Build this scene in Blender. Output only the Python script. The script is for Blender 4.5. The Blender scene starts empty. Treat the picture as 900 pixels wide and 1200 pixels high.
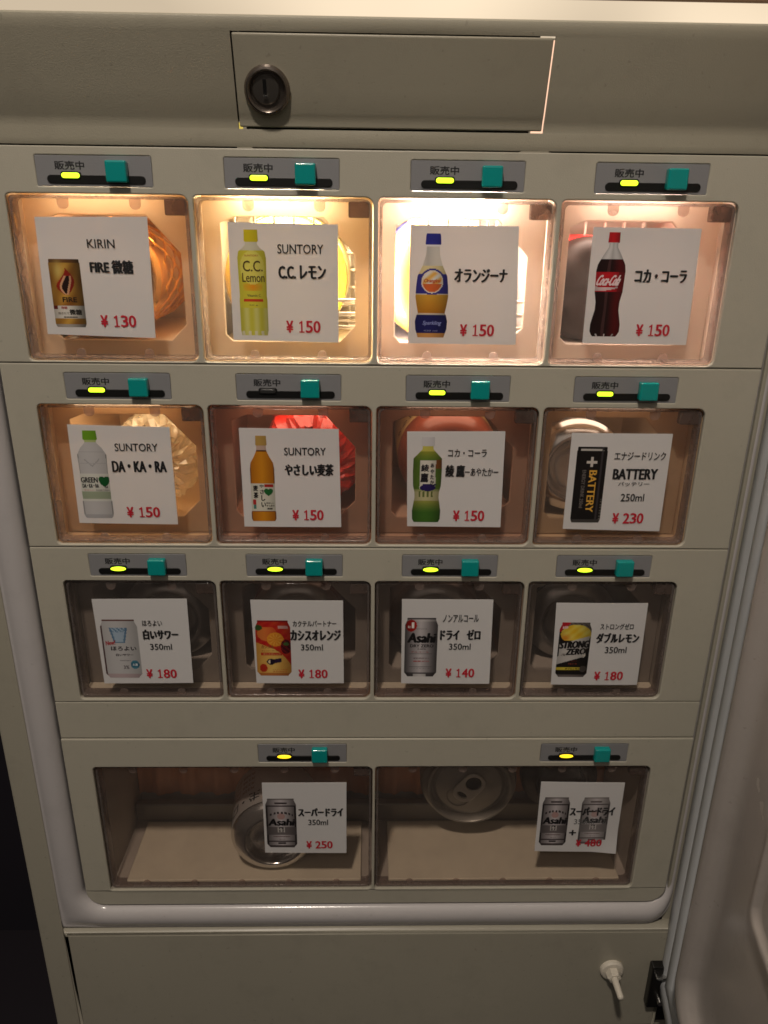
import bpy, bmesh, math, random
from mathutils import Matrix, Vector
random.seed(5)
R = math.radians
scn = bpy.context.scene
COL = scn.collection

# ------------------------------------------------------------------ camera
CAM_E = (1.2094, -.0119, -.0183)
CAM_P = Vector((-.0025, -.4929, -.0134))
cd = bpy.data.cameras.new('camera'); cam = bpy.data.objects.new('camera', cd); COL.objects.link(cam)
cam.location = CAM_P; cam.rotation_euler = CAM_E
cd.sensor_fit = 'HORIZONTAL'; cd.sensor_width = 36; cd.lens = 36; cd.clip_start = .01; cd.clip_end = 50
scn.camera = cam
CR = cam.rotation_euler.to_matrix()
def at(px, py, y=0.0):
    """point of the plane y that the photograph shows at pixel (px, py) of 900x1200 -> (x, z)"""
    d = CR @ Vector(((px-450)/900, -(py-600)/900, -1)); t = (y-CAM_P.y)/d.y
    p = CAM_P + d*t
    return p.x, p.z

# ------------------------------------------------------------------ world, room lamp, exposure
w = bpy.data.worlds.new('World'); scn.world = w; w.use_nodes = True
bg = w.node_tree.nodes['Background']; bg.inputs[0].default_value = (1.0, .88, .77, 1); bg.inputs[1].default_value = .040
_nt = w.node_tree; _tc = _nt.nodes.new('ShaderNodeTexCoord'); _sx = _nt.nodes.new('ShaderNodeSeparateXYZ')
_nt.links.new(_tc.outputs['Generated'], _sx.inputs[0])
_mr = _nt.nodes.new('ShaderNodeMapRange'); _mr.inputs['From Min'].default_value = -.7; _mr.inputs['From Max'].default_value = .8
_mr.inputs['To Min'].default_value = .008; _mr.inputs['To Max'].default_value = .085
_nt.links.new(_sx.outputs['Z'], _mr.inputs['Value']); _nt.links.new(_mr.outputs['Result'], bg.inputs[1])
ld = bpy.data.lights.new('room_lamp', 'AREA'); ld.shape = 'DISK'; ld.size = .10; ld.energy = 15.0; ld.color = (1.0, .88, .755)
lamp = bpy.data.objects.new('room_lamp', ld); COL.objects.link(lamp)
lamp.location = (-.21, -.87, 1.2)
lamp.rotation_euler = (Vector((0, 0, -.25))-Vector(lamp.location)).to_track_quat('-Z', 'Y').to_euler()
# a large dim bounce from the pale room in front of the machine
fd = bpy.data.lights.new('room_bounce', 'AREA'); fd.shape = 'RECTANGLE'; fd.size = 1.6; fd.size_y = 1.0; fd.energy = 2.1; fd.color = (1.0, .90, .80)
fill = bpy.data.objects.new('room_bounce', fd); COL.objects.link(fill)
fill.location = (-.2, -1.6, .95)
fill.rotation_euler = (Vector((0, 0, -.25))-Vector(fill.location)).to_track_quat('-Z', 'Y').to_euler()
scn.view_settings.view_transform = 'Standard'; scn.view_settings.look = 'None'
scn.view_settings.exposure = 0; scn.view_settings.gamma = 1
try:
    scn.cycles.use_denoising = True; scn.cycles.denoiser = 'OPENIMAGEDENOISE'
    scn.cycles.max_bounces = 10; scn.cycles.transparent_max_bounces = 16; scn.cycles.sample_clamp_indirect = 4
    scn.cycles.filter_width = 1.6
except Exception: pass

# ------------------------------------------------------------------ materials
def s2l(c):
    c = c/255.0
    return c/12.92 if c <= .04045 else ((c+.055)/1.055)**2.4
def srgb(r, g, b): return (s2l(r), s2l(g), s2l(b), 1)
MATS = {}
def mat(name, color, rough=.5, metal=0.0, bump=0.0, bscale=900, var=0.0, vscale=12, spec=.5, emit=None, estr=0, coat=0, specks=0):
    if name in MATS: return MATS[name]
    m = bpy.data.materials.new(name); m.use_nodes = True; nt = m.node_tree; p = nt.nodes['Principled BSDF']
    col = color if len(color) == 4 else (*color, 1)
    p.inputs['Base Color'].default_value = col; p.inputs['Roughness'].default_value = rough; p.inputs['Metallic'].default_value = metal
    p.inputs['Specular IOR Level'].default_value = spec
    p.inputs['Coat Weight'].default_value = coat
    tc = nt.nodes.new('ShaderNodeTexCoord')
    if var:
        n = nt.nodes.new('ShaderNodeTexNoise'); n.inputs['Scale'].default_value = vscale; n.inputs['Detail'].default_value = 6
        nt.links.new(tc.outputs['Object'], n.inputs['Vector'])
        mx = nt.nodes.new('ShaderNodeMix'); mx.data_type = 'RGBA'
        mx.inputs['A'].default_value = tuple(c*(1-var) for c in col[:3])+(1,); mx.inputs['B'].default_value = tuple(min(1, c*(1+var)) for c in col[:3])+(1,)
        nt.links.new(n.outputs['Fac'], mx.inputs['Factor']); nt.links.new(mx.outputs['Result'], p.inputs['Base Color'])
        rr = nt.nodes.new('ShaderNodeMapRange'); rr.inputs['To Min'].default_value = rough*.85; rr.inputs['To Max'].default_value = min(1, rough*1.2)
        nt.links.new(n.outputs['Fac'], rr.inputs['Value']); nt.links.new(rr.outputs['Result'], p.inputs['Roughness'])
    if bump:
        n2 = nt.nodes.new('ShaderNodeTexNoise'); n2.inputs['Scale'].default_value = bscale; n2.inputs['Detail'].default_value = 3
        nt.links.new(tc.outputs['Object'], n2.inputs['Vector'])
        b = nt.nodes.new('ShaderNodeBump'); b.inputs['Strength'].default_value = bump; b.inputs['Distance'].default_value = .0004
        nt.links.new(n2.outputs['Fac'], b.inputs['Height']); nt.links.new(b.outputs['Normal'], p.inputs['Normal'])
    if specks:
        src = p.inputs['Base Color'].links[0].from_socket if p.inputs['Base Color'].links else None
        n3 = nt.nodes.new('ShaderNodeTexNoise'); n3.inputs['Scale'].default_value = 260; n3.inputs['Detail'].default_value = 2
        nt.links.new(tc.outputs['Object'], n3.inputs['Vector'])
        r3 = nt.nodes.new('ShaderNodeMapRange'); r3.inputs['From Min'].default_value = .70; r3.inputs['From Max'].default_value = .76; r3.inputs['To Max'].default_value = specks
        nt.links.new(n3.outputs['Fac'], r3.inputs['Value'])
        n4 = nt.nodes.new('ShaderNodeTexNoise'); n4.inputs['Scale'].default_value = 28; n4.inputs['Detail'].default_value = 5; n4.inputs['Roughness'].default_value = .7
        nt.links.new(tc.outputs['Object'], n4.inputs['Vector'])
        r4 = nt.nodes.new('ShaderNodeMapRange'); r4.inputs['From Min'].default_value = .52; r4.inputs['From Max'].default_value = .75; r4.inputs['To Max'].default_value = specks*.55
        nt.links.new(n4.outputs['Fac'], r4.inputs['Value'])
        mx4 = nt.nodes.new('ShaderNodeMath'); mx4.operation = 'MAXIMUM'; nt.links.new(r3.outputs['Result'], mx4.inputs[0]); nt.links.new(r4.outputs['Result'], mx4.inputs[1])
        m5 = nt.nodes.new('ShaderNodeMix'); m5.data_type = 'RGBA'; m5.inputs['B'].default_value = tuple(c*.45 for c in col[:3])+(1,)
        if src: nt.links.new(src, m5.inputs['A'])
        else: m5.inputs['A'].default_value = col
        nt.links.new(mx4.outputs[0], m5.inputs['Factor']); nt.links.new(m5.outputs['Result'], p.inputs['Base Color'])
    if emit:
        p.inputs['Emission Color'].default_value = (*emit, 1); p.inputs['Emission Strength'].default_value = estr
    MATS[name] = m; return m

PANEL = mat('beige_moulded_plastic', (.445, .42, .345), .40, bump=.35, bscale=1400, var=.07, vscale=7, specks=.32)
HEADER = mat('olive_beige_plastic', (.38, .352, .275), .40, bump=.35, bscale=1400, var=.07, vscale=7, specks=.3)
BODY = mat('olive_beige_steel', (.375, .352, .285), .34, bump=.2, bscale=1200, var=.08, vscale=7, specks=.35)
BEAD = mat('lilac_grey_plastic', (.53, .505, .505), .18, bump=.10, bscale=300, var=.05, vscale=10, specks=.2)
DOORL = mat('door_liner_plastic', (.40, .365, .34), .26, bump=.15, bscale=300, var=.08, vscale=6, specks=.3)
GASKET = mat('door_gasket_rubber', (.50, .52, .54), .42, bump=.2, bscale=500, var=.08, vscale=14)
DARKRUB = mat('dark_gap_rubber', (.02, .017, .014), .7)
PLATE = mat('grey_status_plate', (.235, .235, .245), .45, bump=.2, bscale=900)
BLACK = mat('black_plastic', (.006, .006, .006), .4)
TEAL = mat('teal_plastic', (.002, .29, .275), .2, coat=.5)
LAMPG = mat('indicator_lit_green', (.5, .6, .05), .3, emit=(.62, 1.0, .02), estr=2.3)
LAMPY = mat('indicator_lit_yellow', (.6, .4, .05), .3, emit=(1.0, .66, .01), estr=1.7)
LAMPO = mat('indicator_unlit', (.03, .03, .03), .25)
LOCKM = mat('dark_bronze_lock', (.26, .22, .19), .25, metal=.9, bump=.2, bscale=500)
LOCKC = mat('lock_core_metal', (.26, .235, .21), .35, metal=.9)
HINGE = mat('black_hinge_steel', (.012, .011, .01), .35, metal=.3)
STEEL = mat('bright_steel', (.55, .54, .52), .25, metal=1)
WHITEP = mat('ivory_knob_plastic', (.66, .61, .52), .4, bump=.1, bscale=800)
CREAM = mat('cream_liner_plastic', (.78, .66, .50), .5, bump=.2, bscale=300, var=.12, vscale=22)
PINKW = mat('warm_white_liner_plastic', (.82, .72, .62), .5, bump=.2, bscale=300, var=.10, vscale=22)
ORANGEL = mat('tan_liner_plastic', (.58, .42, .26), .5, bump=.2, bscale=300, var=.15, vscale=22)
ROSEL = mat('terracotta_liner_plastic', (.50, .32, .22), .5, bump=.2, bscale=300, var=.15, vscale=22)
BROWN = mat('brown_liner_plastic', (.38, .335, .29), .5, bump=.2, bscale=300, var=.2, vscale=22)
REDBR = mat('red_brown_drape', (.55, .26, .14), .6, bump=.2, bscale=200, var=.25, vscale=30)
GREYB = mat('grey_shelf_metal', (.16, .15, .13), .45, metal=.4, var=.2, vscale=30)
TRAY = mat('pale_tray_board', (.60, .535, .42), .6, bump=.2, bscale=400, var=.08, vscale=40)
RACK = mat('white_coated_wire', (.8, .74, .64), .35)
DARKW = mat('dark_room_wall', (.014, .011, .019), .8)
ROOMF = mat('dark_room_floor', (.016, .012, .018), .7)
SILVER = mat('brushed_can_aluminium', (.46, .45, .43), .33, metal=.6, bump=.2, bscale=250, var=.1, vscale=40)
TABM = mat('pull_tab_metal', (.62, .60, .54), .3, metal=.7)
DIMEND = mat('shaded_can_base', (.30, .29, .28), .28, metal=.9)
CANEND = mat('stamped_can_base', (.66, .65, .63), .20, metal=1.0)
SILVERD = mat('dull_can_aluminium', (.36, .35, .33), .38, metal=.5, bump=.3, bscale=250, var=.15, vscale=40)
INK = mat('black_ink', (.012, .012, .014), .6)
INKG = mat('grey_ink', (.12, .12, .12), .6)
REDINK = mat('red_ink', (.52, .012, .03), .6)

def clear_mat(name, tint, haze, hazecol, rough=.06, spec=1.0):
    m = bpy.data.materials.new(name); m.use_nodes = True; nt = m.node_tree; nt.nodes.clear()
    out = nt.nodes.new('ShaderNodeOutputMaterial')
    t = nt.nodes.new('ShaderNodeBsdfTransparent'); t.inputs[0].default_value = (*tint, 1)
    d = nt.nodes.new('ShaderNodeBsdfDiffuse'); d.inputs[0].default_value = (*hazecol, 1)
    tl = nt.nodes.new('ShaderNodeBsdfTranslucent'); tl.inputs[0].default_value = (*hazecol, 1)
    dm = nt.nodes.new('ShaderNodeMixShader'); dm.inputs[0].default_value = .5
    nt.links.new(d.outputs[0], dm.inputs[1]); nt.links.new(tl.outputs[0], dm.inputs[2])
    g = nt.nodes.new('ShaderNodeBsdfGlossy'); g.inputs['Roughness'].default_value = rough; g.inputs[0].default_value = (.9, .9, .9, 1)
    m1 = nt.nodes.new('ShaderNodeMixShader')
    tcx = nt.nodes.new('ShaderNodeTexCoord'); nz = nt.nodes.new('ShaderNodeTexNoise'); nz.inputs['Scale'].default_value = 38; nz.inputs['Detail'].default_value = 7; nz.inputs['Roughness'].default_value = .72
    nt.links.new(tcx.outputs['Object'], nz.inputs['Vector'])
    hz_ = nt.nodes.new('ShaderNodeMapRange'); hz_.inputs['From Min'].default_value = .35; hz_.inputs['From Max'].default_value = .7
    hz_.inputs['To Min'].default_value = haze*.7; hz_.inputs['To Max'].default_value = haze*1.5
    nt.links.new(nz.outputs['Fac'], hz_.inputs['Value']); nt.links.new(hz_.outputs['Result'], m1.inputs[0])
    nt.links.new(t.outputs[0], m1.inputs[1]); nt.links.new(dm.outputs[0], m1.inputs[2])
    # Schlick reflectance, the same from both sides of the sheet
    lw = nt.nodes.new('ShaderNodeLayerWeight'); lw.inputs[0].default_value = .5
    f = nt.nodes.new('ShaderNodeMath'); f.operation = 'POWER'; f.inputs[1].default_value = 5
    nt.links.new(lw.outputs['Facing'], f.inputs[0])
    ml = nt.nodes.new('ShaderNodeMath'); ml.operation = 'MULTIPLY_ADD'; ml.inputs[1].default_value = .75*min(1, spec); ml.inputs[2].default_value = .025*spec
    nt.links.new(f.outputs[0], ml.inputs[0])
    m2 = nt.nodes.new('ShaderNodeMixShader'); nt.links.new(ml.outputs[0], m2.inputs[0])
    nt.links.new(m1.outputs[0], m2.inputs[1]); nt.links.new(g.outputs[0], m2.inputs[2])
    nt.links.new(m2.outputs[0], out.inputs[0])
    MATS[name] = m; return m
FLAP = clear_mat('tinted_clear_flap', (.955, .925, .905), .05, (.62, .56, .53))
RIM = clear_mat('smoky_flap_rim', (.80, .74, .71), .38, (.42, .37, .35), .12)
TAB = clear_mat('flap_tab_plastic', (.92, .86, .84), .25, (.6, .52, .48), .12)
LATCH = clear_mat('smoked_latch_plastic', (.62, .52, .48), .45, (.26, .20, .175), .12)
FILM = clear_mat('clear_crumpled_film', (.94, .90, .80), .40, (.95, .88, .70), .07, 3.0)

def frame_mat(base):
    n_ = base.name+'_translucent'
    if n_ in MATS: return MATS[n_]
    m = base.copy(); m.name = n_; nt = m.node_tree; p = nt.nodes['Principled BSDF']; out = nt.nodes['Material Output']
    tl = nt.nodes.new('ShaderNodeBsdfTranslucent'); mx = nt.nodes.new('ShaderNodeMixShader'); mx.inputs[0].default_value = .42
    src = p.inputs['Base Color'].links[0].from_socket if p.inputs['Base Color'].links else None
    if src: nt.links.new(src, tl.inputs[0])
    nt.links.new(p.outputs[0], mx.inputs[1]); nt.links.new(tl.outputs[0], mx.inputs[2]); nt.links.new(mx.outputs[0], out.inputs[0])
    MATS[n_] = m; return m
def emis(name, col, strength, noise=0.0):
    m = bpy.data.materials.new(name); m.use_nodes = True; nt = m.node_tree; nt.nodes.clear()
    out = nt.nodes.new('ShaderNodeOutputMaterial'); e = nt.nodes.new('ShaderNodeEmission')
    e.inputs[0].default_value = (*col, 1); e.inputs[1].default_value = strength
    if noise:
        tc = nt.nodes.new('ShaderNodeTexCoord'); n = nt.nodes.new('ShaderNodeTexNoise'); n.inputs['Scale'].default_value = 5; n.inputs['Detail'].default_value = 1
        mr = nt.nodes.new('ShaderNodeMapRange'); mr.inputs['From Min'].default_value = .35; mr.inputs['From Max'].default_value = .62
        mr.inputs['To Min'].default_value = strength*(1-noise); mr.inputs['To Max'].default_value = strength*(1+noise*.4)
        nt.links.new(tc.outputs['Object'], n.inputs['Vector']); nt.links.new(n.outputs['Fac'], mr.inputs['Value']); nt.links.new(mr.outputs['Result'], e.inputs[1])
    nt.links.new(e.outputs[0], out.inputs[0]); MATS[name] = m; return m
DIFFUSER = emis('lit_lamp_diffuser', (1.0, .81, .58), 1.05, .40)

def paper():
    m = bpy.data.materials.new('card_paper'); m.use_nodes = True; nt = m.node_tree; p = nt.nodes['Principled BSDF']
    p.inputs['Base Color'].default_value = (.80, .79, .79, 1); p.inputs['Roughness'].default_value = .55
    tl = nt.nodes.new('ShaderNodeBsdfTranslucent'); tl.inputs[0].default_value = (.85, .80, .76, 1)
    mx = nt.nodes.new('ShaderNodeMixShader'); mx.inputs[0].default_value = .26
    nt.links.new(p.outputs[0], mx.inputs[1]); nt.links.new(tl.outputs[0], mx.inputs[2]); nt.links.new(mx.outputs[0], nt.nodes['Material Output'].inputs[0])
    n = nt.nodes.new('ShaderNodeTexNoise'); n.inputs['Scale'].default_value = 1500; b = nt.nodes.new('ShaderNodeBump'); b.inputs['Strength'].default_value = .15; b.inputs['Distance'].default_value = .0002
    nt.links.new(n.outputs['Fac'], b.inputs['Height']); nt.links.new(b.outputs['Normal'], p.inputs['Normal'])
    return m
PAPER = paper()
def printmat():
    m = bpy.data.materials.new('colour_print'); m.use_nodes = True; nt = m.node_tree; p = nt.nodes['Principled BSDF']
    a = nt.nodes.new('ShaderNodeAttribute'); a.attribute_name = 'ink'; p.inputs['Roughness'].default_value = .5
    tl = nt.nodes.new('ShaderNodeBsdfTranslucent'); mx = nt.nodes.new('ShaderNodeMixShader'); mx.inputs[0].default_value = .2
    nt.links.new(a.outputs['Color'], p.inputs['Base Color']); nt.links.new(a.outputs['Color'], tl.inputs[0])
    nt.links.new(p.outputs[0], mx.inputs[1]); nt.links.new(tl.outputs[0], mx.inputs[2]); nt.links.new(mx.outputs[0], nt.nodes['Material Output'].inputs[0])
    return m
PRINT = printmat()

# ------------------------------------------------------------------ object helpers
def link(name, me, m=None, parent=None, smooth=False):
    o = bpy.data.objects.new(name, me); COL.objects.link(o)
    if m is not None and not me.materials:
        for k in (m if isinstance(m, (list, tuple)) else [m]): me.materials.append(k)
    if parent is not None: o.parent = parent
    if smooth:
        for p in me.polygons: p.use_smooth = True
    return o
def mesh_from(name, vs, fs):
    me = bpy.data.meshes.new(name); me.from_pydata([tuple(v) for v in vs], [], fs); me.update(); return me
def from_bm(name, bm, m, parent=None, smooth=False):
    me = bpy.data.meshes.new(name); bm.normal_update(); bm.to_mesh(me); bm.free()
    return link(name, me, m, parent, smooth)
def thing(name, label, cat, loc=(0, 0, 0), group=None):
    o = bpy.data.objects.new(name, None); COL.objects.link(o); o.location = loc
    o.empty_display_size = .02
    o['label'] = label; o['category'] = cat
    if group: o['group'] = group
    return o
def box(bm, x0, x1, y0, y1, z0, z1, bev=0, seg=2):
    g = bmesh.ops.create_cube(bm, size=1, matrix=Matrix.Translation(((x0+x1)/2, (y0+y1)/2, (z0+z1)/2)) @ Matrix.Diagonal((x1-x0, y1-y0, z1-z0, 1)))
    if bev:
        es = {e for v in g['verts'] for e in v.link_edges}
        bmesh.ops.bevel(bm, geom=list(es), offset=bev, segments=seg, affect='EDGES', profile=.6)
def boxobj(name, b, m, parent=None, bev=0, seg=2, smooth=False):
    bm = bmesh.new(); box(bm, *b, bev, seg); return from_bm(name, bm, m, parent, smooth)
def rrect(x0, x1, z0, z1, r, n=5):
    """rounded rectangle; r = radius or 4 radii (bl, br, tr, tl)"""
    if not isinstance(r, (list, tuple)): r = (r,)*4
    pts = []
    for (cx, cz, a0, rr) in ((x0, z0, 180, r[0]), (x1, z0, 270, r[1]), (x1, z1, 0, r[2]), (x0, z1, 90, r[3])):
        ox = cx+rr if cx == x0 else cx-rr; oz = cz+rr if cz == z0 else cz-rr
        if rr <= 0: pts.append((cx, cz)); continue
        for i in range(n+1):
            a = R(a0+90*i/n); pts.append((ox+rr*math.cos(a), oz+rr*math.sin(a)))
    return pts
def plate(name, outer, holes, yf, thick, bev, m, parent=None, bres=2):
    """flat plate in the xz plane, front face at y = yf, with rounded edges and real openings"""
    c = bpy.data.curves.new(name, 'CURVE'); c.dimensions = '2D'; c.fill_mode = 'BOTH'
    for k, lp in enumerate([outer]+list(holes)):
        if k: lp = lp[::-1]
        s = c.splines.new('POLY'); s.points.add(len(lp)-1)
        for i, (x, z) in enumerate(lp): s.points[i].co = (x, z, 0, 1)
        s.use_cyclic_u = True
    c.extrude = thick/2-bev; c.bevel_depth = bev; c.bevel_resolution = bres; c.offset = -bev
    o = bpy.data.objects.new(name, c); COL.objects.link(o)
    me = bpy.data.meshes.new_from_object(o.evaluated_get(bpy.context.evaluated_depsgraph_get()))
    bpy.data.objects.remove(o); bpy.data.curves.remove(c)
    for v in me.vertices:
        x, y, z = v.co; v.co = (x, yf+thick/2-z, y)
    me.name = name
    return link(name, me, m, parent)
_tc = {}
def text_data(s, bold):
    k = (s, bold)
    if k not in _tc:
        c = bpy.data.curves.new('t', 'FONT'); c.body = s; c.resolution_u = 3
        c.offset = 0
        o = bpy.data.objects.new('t', c); COL.objects.link(o)
        me = bpy.data.meshes.new_from_object(o.evaluated_get(bpy.context.evaluated_depsgraph_get()))
        vs = [v.co.copy() for v in me.vertices]; fs = [tuple(p.vertices) for p in me.polygons]
        bpy.data.objects.remove(o); bpy.data.curves.remove(c); bpy.data.meshes.remove(me)
        xs = [v.x for v in vs]; ys = [v.y for v in vs]
        if s in ('ー', '・'): pass
        x0, x1, y0, y1 = min(xs), max(xs), min(ys), max(ys)
        _tc[k] = ([((v.x-x0)/(x1-x0), (v.y-y0)/(y1-y0)) for v in vs], fs)
    return _tc[k]
class Ink:
    """collects flat print as one mesh with several inks"""
    def __init__(s): s.v = []; s.f = []; s.mi = []; s.ms = []
    def add(s, vs, fs, m):
        if m not in s.ms: s.ms.append(m)
        k = s.ms.index(m); b = len(s.v); s.v += vs
        for f in fs: s.f.append(tuple(b+i for i in f)); s.mi.append(k)
    def build(s, name, parent):
        me = mesh_from(name, s.v, s.f)
        for m in s.ms: me.materials.append(m)
        for p, k in zip(me.polygons, s.mi): p.material_index = k
        return link(name, me, None, parent)
def ink_col(r, g, b):
    n = 'ink_%02x%02x%02x' % (r, g, b)
    return mat(n, srgb(r, g, b), .5)
def put_text(ink, s, x0, x1, z0, z1, y, m, bold=False, shear=0, rot=0, tilt=0):
    vs, fs = text_data(s, False)
    yy = y if callable(y) else (lambda a, b: y)
    em = (x1-x0) if rot else (z1-z0)
    bw = em*(1.9*bold if bold is not True else .035)
    ks = [(0, 0)] if not bw else [(-bw, 0), (bw, 0), (0, bw*.5), (0, -bw*.5)]
    if rot and bw: ks = [(0, bw), (0, -bw)]
    for n, (ox, oz) in enumerate(ks):
        out = []
        for u, v in vs:
            if rot: u, v = v, 1-u          # reads downwards
            x = x0+(x1-x0)*u+shear*(z1-z0)*(v-.5)+ox; z = z0+(z1-z0)*v+tilt*(x1-x0)*(u-.5)+oz
            out.append((x, yy(x, z)-n*.000006, z))
        ink.add(out, fs, m)
def put_poly(ink, pts, y, m):
    yy = y if callable(y) else (lambda a, b: y)
    ink.add([(x, yy(x, z), z) for x, z in pts], [tuple(range(len(pts)))], m)
def ellipse(cx, cz, rx, rz, n=24, a0=0, a1=360):
    return [(cx+rx*math.cos(R(a0+(a1-a0)*i/n)), cz+rz*math.sin(R(a0+(a1-a0)*i/n))) for i in range(n)]

# ------------------------------------------------------------------ layout of the machine (metres, front face y = 0)
PITCH = .110; OW = .1071; OH = .0983
ROWZ = (0.0, -.1263, -.2526); R4Z = -.4131; R4H = .1262
def opening(r, c):
    if r < 3:
        x0 = (c-2)*PITCH+.003; return x0, x0+OW, ROWZ[r]-OH, ROWZ[r]
    x0 = (-.2157, .0045)[c]; return x0, x0+.218, R4Z-R4H, R4Z
PL, PR = -.2365, .2522
WCOL = {0: 4, 1: 4, 2: 4, 3: 2}
# ---- the room: dark wall and floor
wl = boxobj('wall', (-1.6, 1.6, .62, .70, -1.3, 1.6), DARKW); wl['kind'] = 'structure'
fl = boxobj('floor', (-1.6, 1.6, -1.4, .62, -1.4, -1.3), ROOMF); fl['kind'] = 'structure'

VM = thing('vending_machine', 'beige drinks vending machine with lit compartment windows and an open side door', 'vending machine', (0, 0, -.75))
VM_off = Vector((0, 0, .75))
def part(o, parent=VM):
    return o
def P(o):
    """children of the machine are modelled in world metres"""
    o.location = VM_off if o.parent == VM else o.location
    return o

# cabinet shell
bm = bmesh.new()
box(bm, -.281, -.2785, .004, .45, -1.28, .3)
box(bm, .2665, .281, .004, .45, -1.28, .3)
box(bm, -.2785, .2665, .44, .45, -1.28, .3)
box(bm, -.2785, .2665, .004, .44, -1.28, -1.27)
P(from_bm('cabinet_shell', bm, BODY, VM))
# front frame left of the windows
P(boxobj('cabinet_front_edge', (-.2805, -.2600, -.0028, .02, -1.28, .3), BODY, VM, .002, 2, False))
P(boxobj('cabinet_front_edge', (.2560, .2665, .004, .03, -.585, .3), BODY, VM, .001))

# rounded lilac bead round the window panels (swept profile)
def sweep(path, prof):
    """path: list of (x, z, nx, nz) with outward normal, prof: list of (u, y)"""
    vs = []; fs = []
    for (x, z, nx, nz) in path:
        for (u, y) in prof: vs.append((x+nx*u, y, z+nz*u))
    k = len(prof)
    for i in range(len(path)-1):
        for j in range(k-1): fs.append((i*k+j, i*k+j+1, (i+1)*k+j+1, (i+1)*k+j))
    return vs, fs
path = []
xl, xr, zb, rr = -.2388, .2548, -.5568, .019
for z in (.3, 0, -.3, zb+rr): path.append((xl, z, -1, 0))
for i in range(1, 13):
    a = R(180+90*i/12); path.append((xl+rr+rr*math.cos(a), zb+rr+rr*math.sin(a), math.cos(a), math.sin(a)))
for t in (.2, .4, .6, .8): path.append((xl+rr+(xr-xl-2*rr)*t, zb, 0, -1))
for i in range(0, 13):
    a = R(270+90*i/12); path.append((xr-rr+rr*math.cos(a), zb+rr+rr*math.sin(a), math.cos(a), math.sin(a)))
for z in (-.3, 0, .3): path.append((xr, z, 1, 0))
prof = [(0, .02), (0, .003), (.0004, .0008), (.0015, -.0012), (.0038, -.0034), (.0068, -.0048), (.0105, -.0053), (.0140, -.0049), (.0168, -.0038), (.0190, -.0024), (.0205, -.0018), (.0212, -.0022), (.0212, .004)]
profR = [(u*.42, y) for u, y in prof]
pl = [p for p in path if p[0] < .20]; pr_ = [p for p in path if p[0] >= .10]
vs, fs = sweep(pl+[p for p in path if .2 <= p[0]], prof)
# the right-hand run is narrower: squeeze its outward side where it faces right
n = len(prof)
full = pl+[p for p in path if .2 <= p[0]]
for i, (x, z, nx, nz) in enumerate(full):
    if nx > .05:
        for j in range(n):
            vx, vy, vz = vs[i*n+j]; k = 1-.55*nx
            vs[i*n+j] = (x+nx*prof[j][0]*k, vy+(.009*nx**2 if j > 0 else 0), z+nz*prof[j][0])
    elif nx < -.01 and nz < -.01:
        # left corner: the outer edge of the bead runs out to a square corner
        for j in range(n):
            u = prof[j][0]; f = (u/.0212)**2.5; q = rr+u+f*((rr+.0212)/max(-nx, -nz)-rr-.0212)
            vs[i*n+j] = (xl+rr+nx*q, prof[j][1], zb+rr+nz*q)
P(link('window_bead', mesh_from('window_bead', vs, [f[::-1] for f in fs]), BEAD, VM, True))
# dark recess behind the seams
P(boxobj('dark_backing', (-.258, .262, .019, .0215, -.60, -.5395), DARKRUB, VM))
P(boxobj('side_backing', (-.2388, -.2185, .006, .012, -.555, .0235), DARKRUB, VM)); P(boxobj('side_backing', (.2240, .2546, .006, .012, -.555, .0235), DARKRUB, VM))

# ---- front panels with window openings
def hole(r, c):
    x0, x1, z0, z1 = opening(r, c); return rrect(x0, x1, z0, z1, (.003, .005, .005, .003))
def slot_box(r, c):
    if r < 3:
        x0 = -.197+c*.1095; zt = (.0206, -.1058, -.2320)[r]; w_ = .0675
    else:
        x0 = (-.0865, .1335)[c]; zt = -.3917; w_ = .0685
    return x0, x0+w_, zt-.0168, zt
TH = .0035
bounds = [(-.0995, .0255), (-.2266, -.1000), (-.3533, -.2271)]
for r in range(3):
    z0, z1 = bounds[r]
    P(plate('window_panel', rrect(PL, PR, z0, z1, .0004, 1), [hole(r, c) for c in range(4)]+[rrect(*slot_box(r, c), .0012, 3) for c in range(4)], 0, TH, .0007, PANEL, VM))
P(plate('blank_panel', rrect(PL, PR, -.3861, -.3538, .0004, 1), [], 0.0002, TH, .0006, PANEL, VM))
P(plate('window_panel', rrect(PL, PR, -.5396, -.3868, .0004, 1), [hole(3, c) for c in range(2)]+[rrect(*slot_box(3, c), .0012, 3) for c in range(2)], -.0006, TH, .0008, PANEL, VM))
P(plate('bottom_trim', rrect(PL, PR, -.5552, -.5401, (.0145, .0145, .0004, .0004), 8), [], 0, TH, .0006, PANEL, VM))

# ---- header: leans out at its top, with the coin box door let into it
hprof = [(.0262, .0), (.030, -.0004), (.036, -.0008), (.0385, -.0012), (.041, -.0020), (.044, -.0035), (.055, -.0072), (.068, -.0116), (.0805, -.0158), (.0850, -.0172), (.0878, -.0172), (.0889, -.0160), (.0893, -.0130), (.0894, .004)]
def hy(z):
    for (a, b), (c, d) in zip(hprof, hprof[1:]):
        if a <= z <= c: return b+(d-b)*(z-a)/(c-a)
    return hprof[-1][1]
zs = sorted({a for a, b in hprof} | {.0355, .0812}); xs = [PL-.002, -.15, -.0776, .0, .0982, .17, PR+.003]
vs = []; fs = []
for z in zs:
    for x in xs: vs.append((x, hy(z), z))
vs += [(x, .0045, .0893) for x in xs]
for i in range(len(zs)-1):
    for j in range(len(xs)-1):
        if -.0777 < (xs[j]+xs[j+1])/2 < .0983 and .0354 < (zs[i]+zs[i+1])/2 < .0813: continue
        fs.append((i*len(xs)+j, i*len(xs)+j+1, (i+1)*len(xs)+j+1, (i+1)*len(xs)+j))
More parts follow.
